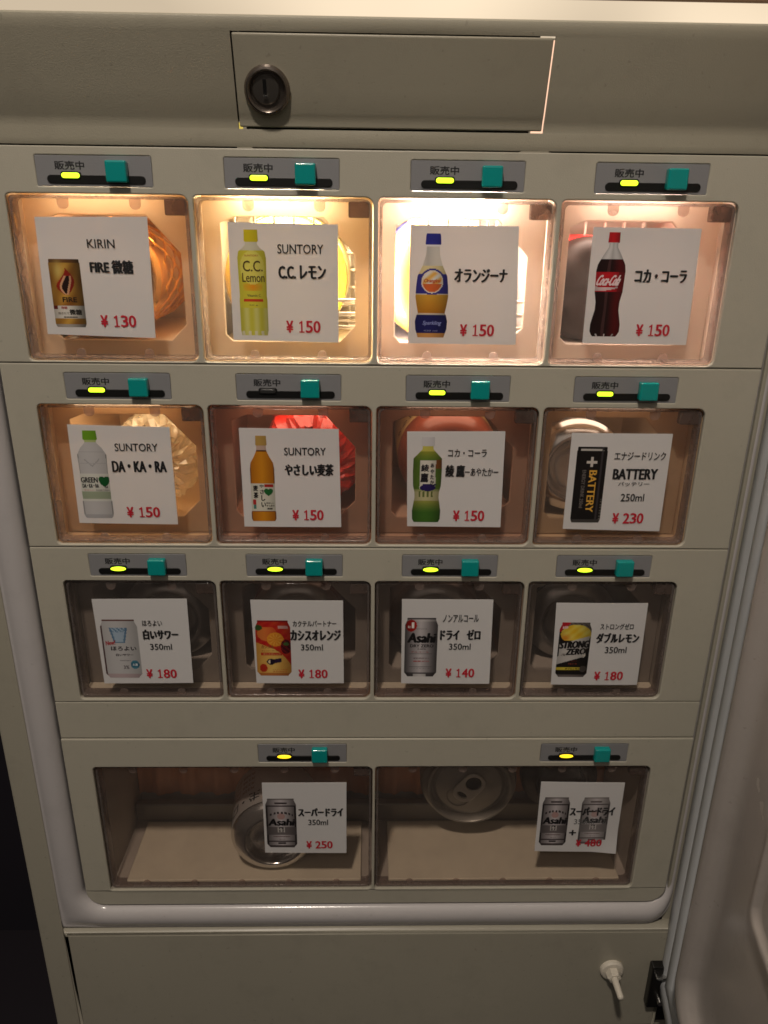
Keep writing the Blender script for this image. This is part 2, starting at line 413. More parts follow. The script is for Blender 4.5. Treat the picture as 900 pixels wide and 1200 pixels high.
o = P(link('header_panel', mesh_from('header_panel', vs, fs), HEADER, VM, False))
def solid(o, t, bev=0):
    s = o.modifiers.new('solid', 'SOLIDIFY'); s.thickness = t; s.offset = -1
    if bev:
        b = o.modifiers.new('bevel', 'BEVEL'); b.width = bev; b.segments = 2; b.limit_method = 'ANGLE'; b.angle_limit = R(40)
for p in o.data.polygons: p.use_smooth = True
solid(o, .0022, .0006)
# coin box door
dx0, dx1, dz0, dz1 = -.0767, .0970, .0364, .0803
zs = [dz0, .0375, .039, .041, .0425, .044, .055, .068, .0790, dz1]; xs = [dx0, -.03, .03, dx1]
vs = [(x, hy(z)-.0009, z) for z in zs for x in xs]; fs = []
for i in range(len(zs)-1):
    for j in range(3): fs.append((i*4+j, i*4+j+1, (i+1)*4+j+1, (i+1)*4+j))
o = P(link('coin_box_door', mesh_from('coin_box_door', vs, fs), HEADER, VM, True)); solid(o, .002, .0007); CBD = o
def lathe(prof, seg=40, axis='y', close=True):
    """prof: list of (y, r) revolved round the y axis"""
    vs = []; fs = []; rings = []
    for (y, r) in prof:
        if r < 1e-6: rings.append([len(vs)]); vs.append((0, y, 0))
        else:
            rings.append(list(range(len(vs), len(vs)+seg)))
            for i in range(seg):
                a = 2*math.pi*i/seg; vs.append((r*math.cos(a), y, r*math.sin(a)))
    for A, B in zip(rings, rings[1:]):
        for i in range(seg):
            j = (i+1) % seg
            if len(A) == 1 and len(B) > 1: fs.append((A[0], B[i], B[j]))
            elif len(B) == 1 and len(A) > 1: fs.append((A[i], B[0], A[j]))
            elif len(A) > 1: fs.append((A[i], B[i], B[j], A[j]))
    return vs, fs
def lathe_obj(name, prof, m, parent=None, loc=(0, 0, 0), rot=(0, 0, 0), seg=40, smooth=True):
    vs, fs = lathe(prof, seg); me = mesh_from(name, vs, fs)
    bm = bmesh.new(); bm.from_mesh(me); bmesh.ops.recalc_face_normals(bm, faces=bm.faces); bm.to_mesh(me); bm.free()
    o = link(name, me, m, parent, smooth); o.location = loc; o.rotation_euler = rot
    if smooth and seg > 30: me.set_sharp_from_angle(angle=R(32))
    return o
lx, lz = -.0595, .0545
ly = hy(lz)-.0009
lathe_obj('lock_ring', [(.002, .0128), (-.0012, .0128), (-.0026, .0118), (-.0030, .0108), (-.0020, .0098), (-.0003, .0092), (0.0002, .0)], LOCKM, CBD, (lx, ly, lz), (R(18), 0, 0))
lathe_obj('lock_core', [(.001, .0078), (-.0006, .0078), (-.0012, .0072), (-.0013, .005), (-.0013, 0)], LOCKC, CBD, (lx-.0008, ly-.0002, lz+.0005), (R(18), 0, 0))
k = boxobj('keyhole', (-.0011, .0011, -.0018, -.0010, -.0038, .0042), BLACK, CBD, .0003); k.location = (lx-.0012, ly-.0001, lz+.0016); k.rotation_euler = (R(18), 0, 0)
k = boxobj('lock_pin', (-.0013, .0013, -.0021, -.0010, -.0006, .0002), STEEL, CBD, .0002); k.location = (lx-.0010, ly-.0002, lz-.0026); k.rotation_euler = (R(18), 0, 0)

# added dark strips that block light leaking round the coin box door
def strip(name, x0, x1, z0, z1, m, n=6):
    vs = []; fs = []
    for i in range(n+1):
        z = z0+(z1-z0)*i/n; vs += [(x0, hy(z)+.0030, z), (x1, hy(z)+.0030, z)]
        if i: b = 2*i; fs.append((b-2, b-1, b+1, b))
    o = P(link(name, mesh_from(name, vs, fs), m, VM)); sd = o.modifiers.new('solid', 'SOLIDIFY'); sd.thickness = .0008; sd.offset = 1; return o
strip('gap_light_block', -.0810, -.0735, .0400, .0850, DARKRUB); strip('gap_light_block', -.0733, .0900, .0765, .0848, DARKRUB); strip('gap_light_block', -.0733, .0900, .0322, .0392, DARKRUB)
# lit lamp housing behind and above the header
P(boxobj('lamp_diffuser', (-.236, .252, .022, .025, .0885, .19), DIFFUSER, VM))
P(boxobj('lamp_trim', (.075, .252, .0195, .0215, .1068, .1110), mat('lamp_trim_brown', (.20, .12, .07), .5), VM, .0008))
P(boxobj('gap_glow_strip', (.0935, .1035, .010, .014, .030, .0845), emis('door_gap_glow', (1.0, .62, .42), 1.25), VM))  # added glowing strip, stands for light leaking through the right door gap
P(boxobj('gap_glow_strip', (-.0795, -.0765, .006, .009, .0352, .0395), emis('yellow_glow_behind_door', (1.0, .75, .15), .7), VM))  # added glow for the yellow leak at the lower left corner
P(boxobj('coin_box', (-.074, .0905, .006, .12, .028, .087), mat('coin_box_steel', (.03, .028, .025), .5, metal=.5), VM))
P(boxobj('header_backing', (-.2365, -.081, .006, .012, .0058, .0875), DARKRUB, VM)); P(boxobj('header_backing', (.105, .2522, .006, .012, .0058, .0875), DARKRUB, VM))

# lower service panel with hinge and stopper knob
P(plate('service_panel', rrect(-.2598, .2635, -.7015, -.5790, .001, 2), [], -.0062, .0125, .0050, BODY, VM, 5))
P(boxobj('edge_return', (-.2600, -.2575, -.0024, .02, -.7015, -.5800), BODY, VM, .0004))
P(boxobj('dark_plinth', (-.2600, .300, .010, .03, -1.2, -.7015), DARKRUB, VM))
P(boxobj('hinge_bracket', (.2475, .2640, -.0135, .0, -.6660, -.6170), HINGE, VM, .0015))
P(boxobj('hinge_plate', (.2500, .2650, -.0185, -.0135, -.6255, -.6235), STEEL, VM, .0005))
k = P(lathe_obj('hinge_pin', [(-.016, 0), (-.016, .0025), (-.013, .003), (-.010, .003)], STEEL, VM, (0, 0, 0))); k.location = VM_off+Vector((.2575, -.002, -.6555))
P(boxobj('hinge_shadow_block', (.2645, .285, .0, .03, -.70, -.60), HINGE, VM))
SK = P(lathe_obj('stopper_knob', [(-.0060, .0105), (-.0085, .0103), (-.0098, .0092), (-.0102, .0070), (-.0104, .0)], WHITEP, VM)); SK.location = VM_off+Vector((.2140, 0, -.6265))
lathe_obj('hex_collar', [(-.010, .0062), (-.0155, .0060), (-.0165, .0048), (-.0165, 0)], WHITEP, SK, seg=6, smooth=False)
lathe_obj('stem', [(-.016, .0030), (-.033, .0026), (-.0345, .0018), (-.0348, 0)], WHITEP, SK, seg=20)

# ---- the door, opened to the right
ang = R(10)
DR = P(boxobj('open_door', (.0015, .040, -.44, .008, -.664, .28), BODY, VM, .002, 2))
DR.location = VM_off+Vector((.266, 0, 0)); DR.rotation_euler = (0, 0, -ang)
def dsweep(name, s0, zb, rad, prof, m, top=.27, far=.42, smooth=True):
    """profile run down the hinge side, round the bottom corner and out along the bottom of the door; u counts inwards"""
    vs = []; k = len(prof); fs = []; NA = 9 if rad > 0 else 0
    cols_ = []
    for (u, h) in prof:
        r_ = rad+u*.25 if rad > 0 else 0
        c = [(s0+u, top), (s0+u, 0), (s0+u, -.3), (s0+u, zb+u+r_)]
        for i in range(1, NA+1):
            a = R(180+90*i/(NA+1)); c.append((s0+u+r_+r_*math.cos(a), zb+u+r_+r_*math.sin(a)))
        if rad > 0: c.append((s0+u+r_, zb+u))
        c.append((far, zb+u)); cols_.append([(-h, -a, b) for a, b in c])
    npt = len(cols_[0])
    for i in range(npt):
        for j in range(k): vs.append(cols_[j][i])
    pth = range(npt)
    for i in range(len(pth)-1):
        for j in range(k-1): fs.append((i*k+j, (i+1)*k+j, (i+1)*k+j+1, i*k+j+1))
    return link(name, mesh_from(name, vs, fs), m, DR, smooth)
dsweep('door_gasket', .002, -.6480, 0, [(0, -.001), (0, .004), (.002, .0065), (.009, .007), (.014, .0062), (.0165, .0030), (.018, .0028), (.0205, .0058), (.027, .0066), (.033, .0055), (.0345, .003), (.0345, -.001)], GASKET)
dsweep('gasket_groove', .0350, -.6130, 0, [(0, -.0005), (.0, .0006), (.0058, .0006), (.0058, -.0005)], DARKRUB)
dsweep('door_liner', .0405, -.6075, .012, [(0, -.001), (0, .002), (.001, .0030), (.004, .0034), (.013, .0040), (.017, .0060), (.020, .0085), (.0225, .0120), (.0260, .0142), (.030, .0146), (.034, .0132), (.037, .0090), (.040, .0045), (.044, .0020), (.050, .0012), (.053, .0012), (.16, .0012)], DOORL)
dsweep('door_pocket_ledge', .137, -.420, .008, [(0, .001), (.0, .0035), (.002, .0050), (.0045, .0035), (.006, .0015), (.012, .0010)], DOORL)

# ---- status plates
for r in range(4):
    for c in range(WCOL[r]):
        x0, x1, z0, z1 = slot_box(r, c)
        sp = P(boxobj('status_plate', (x0+.0001, x1-.0001, (.0002 if r < 3 else -.0004), .0030, z0+.0001, z1-.0001), PLATE, VM, .0002, 1))
        y = .0002 if r < 3 else -.0004
        ik = Ink(); put_text(ik, '販売中', x0+.0113, x0+.0283, z1-.0077, z1-.0031, y-.00012, INK, .015); ik.build('lettering', sp)
        sl = plate('slider_slot', rrect(x0+.0062, x0+.0634, z1-.0152, z1-.0106, .0022, 5), [], y-.0006, .0008, .0002, BLACK, sp)
        plate('lamp_hood', rrect(x0+.0143, x0+.0262, z1-.0130, z1-.0086, .0016, 4), [], y-.0009, .0012, .0003, BLACK, sp)
        lit = LAMPO if (r, c) == (1, 1) else (LAMPY if r == 3 else LAMPG)
        plate('indicator_lamp', (rrect(x0+.0150, x0+.0254, z1-.0123, z1-.0094, .00140, 5) if r < 2 else ellipse(x0+.0202, z1-.01085, .0053, .00155, 28)), [], y-.0017, .0012, .0005, lit, sp)
        kn = boxobj('slide_knob', (x0+.0416, x0+.0538, -.0050, .0005, z1-.0146, z1-.0026), TEAL, sp, .0013, 3, True)
        bw = kn.modifiers.new('wn', 'WEIGHTED_NORMAL')

# ---- compartments: liner, inner frame, added glow panels, clear flap
LIN = {(0, 0): CREAM, (0, 1): CREAM, (0, 2): PINKW, (0, 3): PINKW, (1, 0): ORANGEL, (1, 1): ROSEL, (1, 2): ROSEL, (1, 3): ORANGEL}
LIGHT = {(0, 0): ((1, .76, .50), 3.0), (0, 1): ((1, .85, .56), 15.5), (0, 2): ((1, .86, .72), 30.0), (0, 3): ((1, .79, .66), 6.0),
         (1, 0): ((1, .72, .42), 2.3), (1, 1): ((1, .64, .44), 1.3), (1, 2): ((1, .66, .46), .9), (1, 3): ((1, .74, .55), .75),
         (2, 0): ((1, .8, .65), .020), (2, 1): ((1, .6, .42), .060), (2, 2): ((1, .6, .42), .045), (2, 3): ((1, .75, .6), .018)}
def flap(r, c, x0, x1, z0, z1):
    g = .0009
    a, b, e, f = x0+g, x1-g, z0+g, z1-g
    fp = P(plate('window_flap', rrect(a+.0016, b-.0016, e+.0016, f-.0016, .003, 4), [], .0015, .0012, .0004, FLAP, VM, 1))
    plate('flap_rim', rrect(a, b, e, f, (.0025, .0045, .0045, .0025), 4), [rrect(a+.0018, b-.0018, e+.0018, f-.0018, .003, 4)], .0018, .0095, .0006, RIM, fp)
    boxobj('latch_block', (x1-.0150, x1-.0022, .0022, .0090, z1-.0115, z1-.0022), LATCH, fp, .0012)
    k = 2 if r < 3 else 5
    for i in range(k):
        t = (i+.75)/(k+.5); xx = x0+(x1-x0)*t
        plate('flap_tab', rrect(xx-.0034, xx+.0034, z1-.0085, z1-.0018, (.003, .003, 0, 0), 4), [], .0026, .0016, .0004, TAB, fp, 1)
        plate('flap_tab', rrect(xx-.0030, xx+.0030, z0+.0018, z0+.0075, (0, 0, .0028, .0028), 4), [], .0026, .0016, .0004, TAB, fp, 1)
    return fp
for r in range(4):
    for c in range(WCOL[r]):
        x0, x1, z0, z1 = opening(r, c); t = .0012
        deep = (.16, .16, .15, .098)[r]; m = LIN.get((r, c), BROWN)
        bm = bmesh.new()
        ya = .0037
        box(bm, x0-t, x0, ya, deep, z0-t, z1+t+.004); box(bm, x1, x1+t, ya, deep, z0-t, z1+t+.004)
        box(bm, x0, x1, ya, deep, z0-t, z0); box(bm, x0, x1, ya+.0005, deep, z1+.004, z1+.004+t)
        box(bm, x0-t, x1+t, deep, deep+t, z0-t, z1+t+.004)
        P(from_bm('compartment_liner', bm, ROSEL if (r, c) in ((2, 1), (2, 2)) else m, VM))
        if r < 3:
            # white inner frame with cut corners
            hx0, hx1, hz0, hz1 = x0+.0115, x1-.0115, z0+(.0105 if r == 0 else .0130), z1-.0115
            cr = .012 if r else .010
            hp = [(hx0+.004, hz0), (hx1-cr, hz0), (hx1, hz0+cr), (hx1, hz1-.022), (hx1-.020, hz1), (hx0+.010, hz1), (hx0, hz1-.004), (hx0, hz0+.004)]
            P(plate('inner_frame', rrect(x0+.0004, x1-.0004, z0+.0004, z1+.0015, .0005, 1), [hp], .0215, .0022, .0008, frame_mat(m), VM))
            # tray floor sloping to the front
            bm = bmesh.new(); box(bm, x0+.006, x1-.006, .0255, deep-.002, z0+.006, z0+.0085); P(from_bm('tray_floor', bm, m, VM))
            col, st = LIGHT[(r, c)]
            em = emis('compartment_fill_light_glow_%d_%d' % (r, c), col, st*(6.5 if r == 0 else 4.2 if r == 1 else 5.0))
            P(boxobj('compartment_fill_light', (x0+.014, x1-.014, .0270, .060, z1+.0022, z1+.0036), em, VM))  # added glow panels, one set per compartment, standing for the lamp behind the header
            P(boxobj('compartment_fill_light', (x0+.020, x1-.030, .0075, .0105, z1+.0022, z1+.0036), em, VM))
            if (r, c) == (0, 2): P(boxobj('compartment_fill_light', (x0+.0035, x0+.0060, .0262, .0285, z0+.010, z1-.006), em, VM))  # added glow strip hidden behind the frame for a hot spot
            if (r, c) == (0, 1): P(boxobj('compartment_fill_light', (x1-.0075, x1-.0050, .0275, .0295, z0+.010, z0+.050), em, VM))  # likewise an added strip, low on the right
            if r == 2: P(boxobj('front_floor', (x0+.0006, x1-.0006, .0125, .0210, z0+.0002, z0+.0012), TRAY, VM))
            if r == 0 and c > 0:
                bm = bmesh.new()
                for i in range(6): box(bm, x0+.016+i*.0145, x0+.0182+i*.0145, .115, .117, z0+.009, z1+.003, .0006, 1)
                for i in range(7): box(bm, x0+.004, x1-.004, .1125, .1145, z0+.012+i*.0125, z0+.0142+i*.0125, .0006, 1)
                P(from_bm('wire_rack', bm, RACK, VM))
                bm = bmesh.new()
                for i in range(3): box(bm, x1-.030, x1-.006, .0262+.001*i, .0280+.001*i, z0+.018+.0085*i, z0+.0205+.0085*i, .0006, 1)
                P(from_bm('rack_bars', bm, RACK, VM))
                if c < 3:
                    bm = bmesh.new()
                    for i in range(6): box(bm, x0+.019+i*.0125, x0+.0205+i*.0125, .0250, .0265, z1-.027, z1-.009, .0004, 1)
                    P(from_bm('rack_ribs', bm, RACK, VM))
        else:
            P(plate('tray_board', rrect(x0+.013, x1-.010, -.5372, -.5362, 0), [], 0, .001, .0001, TRAY, VM)) if False else None
            bm = bmesh.new(); box(bm, x0+.012, x1-.009, .0060, .0735, z0+.0022, z0+.0048, .0006, 1); P(from_bm('tray_board', bm, TRAY, VM))
            bm = bmesh.new(); box(bm, x0+.001, x1-.001, .0745, .0830, z0+.004, z0+.0231, .001, 1); P(from_bm('shelf_rail', bm, GREYB, VM))
            P(boxobj('compartment_fill_light', (x0+.02, x1-.02, .060, .072, z1+.0022, z1+.0036), emis('dim_fill_light_glow_%d' % c, (1, .62, .42), .22), VM))  # added dim glow to brighten the back of the tray
            # hanging red-brown strips at the back
            vs = []; fs = []; N = 60
            for i in range(N+1):
                x = x0+.001+(x1-x0-.002)*i/N
                y = .091+.0022*math.sin(i*.83+c)+.0015*math.sin(i*2.1)
                vs += [(x, y, z0+.022), (x, y+.001, z1+.003)]
                if i: b = 2*i; fs.append((b-2, b, b+1, b-1))
            P(link('red_curtain', mesh_from('red_curtain', vs, fs), REDBR, VM, True))
        flap(r, c, x0, x1, z0, z1)

# ------------------------------------------------------------------ drinks lying inside the compartments
def wrapped(ik, s, y0, y1, a0, a1, rad, m, bold=True):
    """print a word round a can: its length runs over the angles a0..a1, its height along y"""
    vs, fs = text_data(s, bold); out = []
    for u, v in vs:
        a = R(a0+(a1-a0)*u); y = y0+(y1-y0)*(1-v) if y1 > y0 else y0+(y1-y0)*(1-v)
        out.append((rad*math.cos(a), y, rad*math.sin(a)))
    ik.add(out, fs, m)
def can(label, x, y, zf, rad, body, end='bottom', yaw=0, length=.115, group='drinks lying in the compartments', spin=20, endm=None, pitch=0):
    o = thing('drink_can', label, 'can', (x, y, zf+rad), group); o.rotation_euler = (R(pitch), 0, R(yaw)); k = rad/.0365
    endm = endm or CANEND
    b = lathe_obj('can_body', [(.0085*k, rad*.985), (.0105*k, rad), (length-.012, rad), (length-.003, rad*.86)], body, o, seg=64)
    if end == 'bottom':
        lathe_obj('can_base', [(.0150, 0), (.0146, .007*k), (.0128, .0145*k), (.0100, .0190*k), (.0085, .0207*k), (.0040, .0222*k), (.0012, .0232*k), (.0002, .0240*k), (0, .0250*k), (.0003, .0262*k), (.0020, .0290*k), (.0038, .0322*k), (.0058*k, .0345*k), (.0085*k, rad*.985)], endm, o, seg=64)
    else:
        lathe_obj('can_lid', [(.0042, 0), (.0042, .0240*k), (.0047, .0250*k), (.0070, .0272*k), (.0072, .0286*k), (.0012, .0297*k), (.0002, .0303*k), (0, .0312*k), (.0008, .0321*k), (.0030, .0322*k), (.0040, .0316*k), (.0055, .0325*k), (.0070, .0350*k), (.0085*k, rad*.985)], endm, o, seg=64)
        # pull tab: a ring plate with finger hole, rivet and the scored mouth
        T = Matrix.Rotation(R(spin), 4, 'Y')
        t = plate('pull_tab', rrect(-.0088*k, .0088*k, -.0135*k, .0135*k, .0080*k, 8), [ellipse(0, -.0050*k, .0060*k, .0062*k, 18), ellipse(0, .0082*k, .0046*k, .0022*k, 14)], .0012, .0014, .0005, TABM, o)
        t.rotation_euler = (0, R(spin), 0)
        for q, (hx, hz, ha, hb) in enumerate(((0, -.0050, .0062, .0064), (0, .0082, .0048, .0024))):  # flat black discs paint the shade inside the tab holes
            d_ = link('tab_hole_shade', mesh_from('tab_hole_shade', [(a*k, .0034, b*k) for a, b in ellipse(hx, hz, ha, hb, 18)], [tuple(range(18))]), BLACK, o); d_.rotation_euler = (0, R(spin), 0)
        pth = ellipse(0, .0125*k, .0088*k, .0082*k, 28); vs = []; fs = []
        for i, (px, pz) in enumerate(pth):
            dx, dz = px/(.0088*k), (pz-.0125*k)/(.0082*k)
            vs += [(px-dx*.0006, .0041, pz-dz*.0006), (px, .0033, pz), (px+dx*.0006, .0041, pz+dz*.0006)]
        for i in range(28):
            j = (i+1) % 28
            for q in (0, 1): fs.append((3*i+q, 3*j+q, 3*j+q+1, 3*i+q+1))
        s_ = link('mouth_score', mesh_from('mouth_score', vs, fs), endm, o, True); s_.rotation_euler = (0, R(spin), 0)
    return o
def bottle(label, x, y, zf, rad, body, sleeve=None, basem=None, lobes=5, length=.11, crumple=0, cat='bottle', facets=None):
    o = thing('drink_bottle' if cat == 'bottle' else 'drink_can', label, cat, (x, y, zf+rad), 'drinks lying in the compartments')
    seg = 60; vs = []; fs = []
    prof = [(.010, 0), (.0095, .12), (.007, .30), (.0025, .46), (0, .62), (.0008, .74), (.006, .90), (.013, .97), (.022, 1.0), (.045, 1.0), (.07, .985), (length, 1.0)]
    rnd = random.Random(hash(label) % 99 if False else len(label))
    rings = []
    for k, (yy, q) in enumerate(prof):
        rings.append(len(vs))
        for i in range(seg):
            a = 2*math.pi*i/seg; lob = .5+.5*math.cos(lobes*a)
            y2 = yy+(.0050*(1-lob)*max(0, 1-abs(q-.62)/.35) if lobes else 0)
            rr_ = rad*q
            if crumple:
                rr_ *= 1+crumple*(rnd.random()-.6); y2 += crumple*.035*(rnd.random()-.5)
            vs.append((rr_*math.cos(a), y2, rr_*math.sin(a)))
    for A, B in zip(rings, rings[1:]):
        for i in range(seg):
            j = (i+1) % seg; fs.append((A+i, B+i, B+j, A+j))
    b = link('bottle_body', mesh_from('bottle_body', vs, fs), body, o, not crumple)
    if sleeve:
        lathe_obj('label_sleeve', [(.026, rad*1.004), (.027, rad*1.012), (length-.01, rad*1.012)], sleeve, o, seg=60)
    return o
GOLD = mat('faceted_gold_foil', (.78, .40, .07), .09, metal=1.0, var=.15, vscale=60)
fz = [opening(r, 0)[2]+.0085 for r in range(3)]
cx = [sum(opening(0, c)[:2])/2 for c in range(4)]
# first compartment: can with a diamond-cut gold body
g = can('gold can with a diamond cut body behind the first card of the top row', cx[0]-.011, .0270, fz[0]+.004, .0365, GOLD, 'bottom', endm=mat('dark_gold_base', (.45, .27, .09), .25, metal=1.0))
ch = [q for q in g.children if q.name.startswith('can_body')][0]
vs = []; fs = []; seg = 15; rows = 7
for k in range(rows+1):
    for i in range(seg):
        a = 2*math.pi*(i+(.5 if k % 2 else 0))/seg; rr_ = .0372 if k else .0345
        vs.append((rr_*math.cos(a), .0060+.0140*k, rr_*math.sin(a)))
for k in range(rows):
    for i in range(seg):
        j = (i+1) % seg
        A, B, C_, D_ = k*seg+i, k*seg+j, (k+1)*seg+i, (k+1)*seg+j
        if k % 2: tri = [(A, C_, D_), (A, D_, B)]
        else: tri = [(A, C_, B), (B, C_, D_)]
        for q in tri:
            m_ = len(vs); ce = Vector((0, 0, 0))
            for w_ in q: ce += Vector(vs[w_])
            ce /= 3; ce.x *= .91; ce.z *= .91; vs.append(tuple(ce))
            fs += [(q[0], q[1], m_), (q[1], q[2], m_), (q[2], q[0], m_)]
dm = link('diamond_cut_sleeve', mesh_from('diamond_cut_sleeve', vs, fs), GOLD, g)
YEL = mat('lemon_yellow_drink', (.90, .62, .03), .18, coat=.5, var=.12, vscale=40)
bottle('bright yellow lemon drink bottle behind the second card of the top row', cx[1]-.005, .0320, fz[0]-.002, .0415, YEL, mat('yellow_white_label', (.92, .80, .35), .35), lobes=5)
ORG = mat('orange_drink', (.88, .50, .10), .18, coat=.5, var=.12, vscale=40)
bottle('orange drink bottle with a blue label behind the third card of the top row', cx[2]-.010, .0320, fz[0]-.002, .0420, ORG, mat('blue_label_sleeve', (.10, .12, .48), .35), lobes=0)
bottle('dark cola bottle with a red label behind the last card of the top row', cx[3]-.018, .034, fz[0], .0345, mat('dark_cola', (.012, .006, .005), .5, spec=.15), mat('red_cola_label', (.60, .02, .02), .3), lobes=5)
bottle('clear crumpled bottle base behind the first card of the second row', cx[0]+.006, .034, fz[1]+.006, .0335, FILM, None, lobes=5, crumple=.16)
RED = mat('red_shrink_film', (.62, .030, .018), .24, coat=.5, var=.2, vscale=70)
bottle('crumpled red wrapped bottle behind the second card of the second row', cx[1]+.009, .034, fz[1]+.003, .0375, RED, None, lobes=0, crumple=.09)
RDO = mat('red_orange_film', (.27, .07, .035), .35, coat=.2, var=.15, vscale=40)
t23 = bottle('smooth red orange bottle with a printed label behind the third card of the second row', cx[2]+.001, .036, fz[1]+.002, .0375, RDO, mat('pale_green_label', (.55, .42, .18), .4), lobes=0)
ik = Ink(); wrapped(ik, 'あやたか', .034, .046, 165, 118, .0375*1.016, INK); ik.build('label_lettering', t23)
can('short silver can base peeking out left of the black can card', cx[3]-.018, .0290, fz[1]+.004, .0350, CANEND, 'bottom', length=.10, endm=CANEND)
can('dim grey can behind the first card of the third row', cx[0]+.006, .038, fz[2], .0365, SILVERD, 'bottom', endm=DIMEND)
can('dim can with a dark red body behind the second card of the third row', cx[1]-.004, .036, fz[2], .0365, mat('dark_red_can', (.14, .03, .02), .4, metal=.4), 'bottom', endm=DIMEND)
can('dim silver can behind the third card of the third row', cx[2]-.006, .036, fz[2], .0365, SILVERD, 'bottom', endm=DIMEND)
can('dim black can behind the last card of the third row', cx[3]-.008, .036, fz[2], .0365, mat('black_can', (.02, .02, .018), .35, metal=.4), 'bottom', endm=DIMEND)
zt = R4Z-R4H+.0048
b1 = can('large silver beer can lying base forward on the lower left tray', -.0790, .0105, zt, .0365, mat('printed_can_silver', (.50, .49, .475), .30, metal=.45), 'bottom', yaw=5, length=.068)
ik = Ink(); wrapped(ik, '辛口・生', .0125, .0235, 178, 108, .0367, INK); wrapped(ik, '辛口・生', .0127, .0237, 177.3, 107.3, .03675, INK)
[wrapped(ik, 'ALC.5% BEER', .028+.006*q_, .0315+.006*q_, 172, 116, .0367, MATS.get('brown_can_print') or mat('brown_can_print', (.20, .10, .05), .5)) for q_ in range(4)]; wrapped(ik, '生', .060, .064, 140, 130, .0367, mat('brown_can_print', (.20, .10, .05), .5)); ik.build('can_lettering', b1)
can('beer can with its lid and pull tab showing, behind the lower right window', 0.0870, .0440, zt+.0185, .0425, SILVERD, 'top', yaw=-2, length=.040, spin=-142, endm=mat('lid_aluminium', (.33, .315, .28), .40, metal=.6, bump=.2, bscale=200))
can('dark can half hidden behind the twin can card on the lower right tray', 0.1720, .0600, zt+.0185, .0345, mat('dark_lid', (.03, .028, .025), .5), 'bottom', length=.030, endm=mat('dark_lid2', (.035, .032, .028), .45, metal=.5))

# ------------------------------------------------------------------ the price cards and their print
def lerp(a, b, t): t = max(0, min(1, t)); return tuple(a[i]+(b[i]-a[i])*t for i in range(3))
def cyl(c, u, lo=.55, hi=1.0, x=-.25):
    """tone of a printed photograph of a round thing"""
    k = lo+(hi-lo)*max(0, 1-abs(u-x)**1.8/1.3); return tuple(v*k for v in c)
def sil(pts):
    def f(v):
        for (a, p), (b, q) in zip(pts, pts[1:]):
            if a <= v <= b: t = (v-a)/(b-a) if b > a else 0; return p+(q-p)*t
        return pts[-1][1]
    return f
CANS = sil([(0, .86), (.02, .88), (.03, .86), (.12, 1), (.93, 1), (.975, .86), (1, .80)])
SLIM = sil([(0, .94), (.02, .97), (.04, .96), (.06, 1), (.95, 1), (.985, .94), (1, .90)])
def heart(u, v, cu, cv, su, sv):
    a = (u-cu)/su; b = (cv-v)/sv+.15
    return (a*a+b*b-.55)**3-a*a*b**3 < 0
def n2(u, v): return math.sin(u*7.3+v*13.1)*math.sin(v*31+u*3)*.5+.5
def a_gold(u, v):
    c = lerp((150, 92, 30), (214, 165, 70), .5+.5*math.sin(v*16+u*3.2)*math.cos(u*2.2))
    if v < .05: c = (120, 80, 40)
    c = lerp(c, (226, 206, 120), .75*math.exp(-((u+.45)/.3)**2-((v-.16)/.14)**2))
    if .68 < v < .87: c = (232, 226, 215)
    if .68 < v < .73 and -1 < u < -.72: c = (120, 30, 20)
    if v > .96: c = (180, 170, 160)
    # flame
    fv = (v-.12)/.40
    if 0 < fv < 1:
        wdt = .55*math.sin(math.pi*min(1, fv*.95)**1.35) if fv > 0 else 0
        cc = .12*math.sin(fv*6)
        if abs(u-cc) < wdt:
            c = (160, 35, 18) if abs(u-cc) > wdt*.45 or fv < .3 else (40, 14, 10)
            if abs(abs(u-cc)-wdt*.5) < .07 and fv > .3: c = (226, 170, 130)
    return cyl(c, u, .5)
def a_lemon(u, v):
    if v < .115: return cyl((222, 205, 30), u, .75)
    if v < .19: return cyl((225, 220, 195), u, .8)
    c = (226, 216, 66)
    if v > .73: c = lerp((214, 206, 70), (226, 222, 130), .5+.5*math.sin(u*9))
    if v > .96 and math.sin(u*14) > .2: c = (232, 226, 190)
    if .50 < v < .57 and abs(u) < .65: c = lerp((240, 160, 30), (232, 205, 60), abs(u)*1.2+abs(v-.53)*9)
    if ((u)**2/.7+((v-.35)/.16)**2) < 1: c = lerp(c, (244, 236, 120), .8)
    if .645 < v < .675 and abs(u) < .68: c = (214, 70, 30)
    return cyl(c, u, .78)
def a_orangina(u, v):
    if v < .105: return cyl((44, 46, 150), u, .75)
    if v < .12: return (235, 232, 235)
    if v < .30: return cyl(lerp((200, 196, 190), (232, 226, 216), abs(math.sin(u*2+.6))), u, .88)
    if v < .38: c = (238, 222, 168)
    elif v < .565: c = (58, 52, 150)
    elif v < .58: c = (236, 226, 210)
    elif v < .76: c = lerp((226, 172, 60), (200, 130, 30), (v-.58)/.18)
    elif v < .775: c = (226, 210, 190)
    elif v < .955: c = (32, 30, 100)
    else: c = (222, 160, 90)
    e = (u/.66)**2+((v-.455)/.11)**2
    if e < 1.35 and v < .58: c = (58, 52, 150)
    if e < 1:
        c = (244, 232, 214)
        if e < .8: c = lerp((246, 190, 90), (240, 240, 236), .5+.5*math.sin(u*8+v*60)) if v < .475 else (228, 110, 50)
    return cyl(c, u, .7)
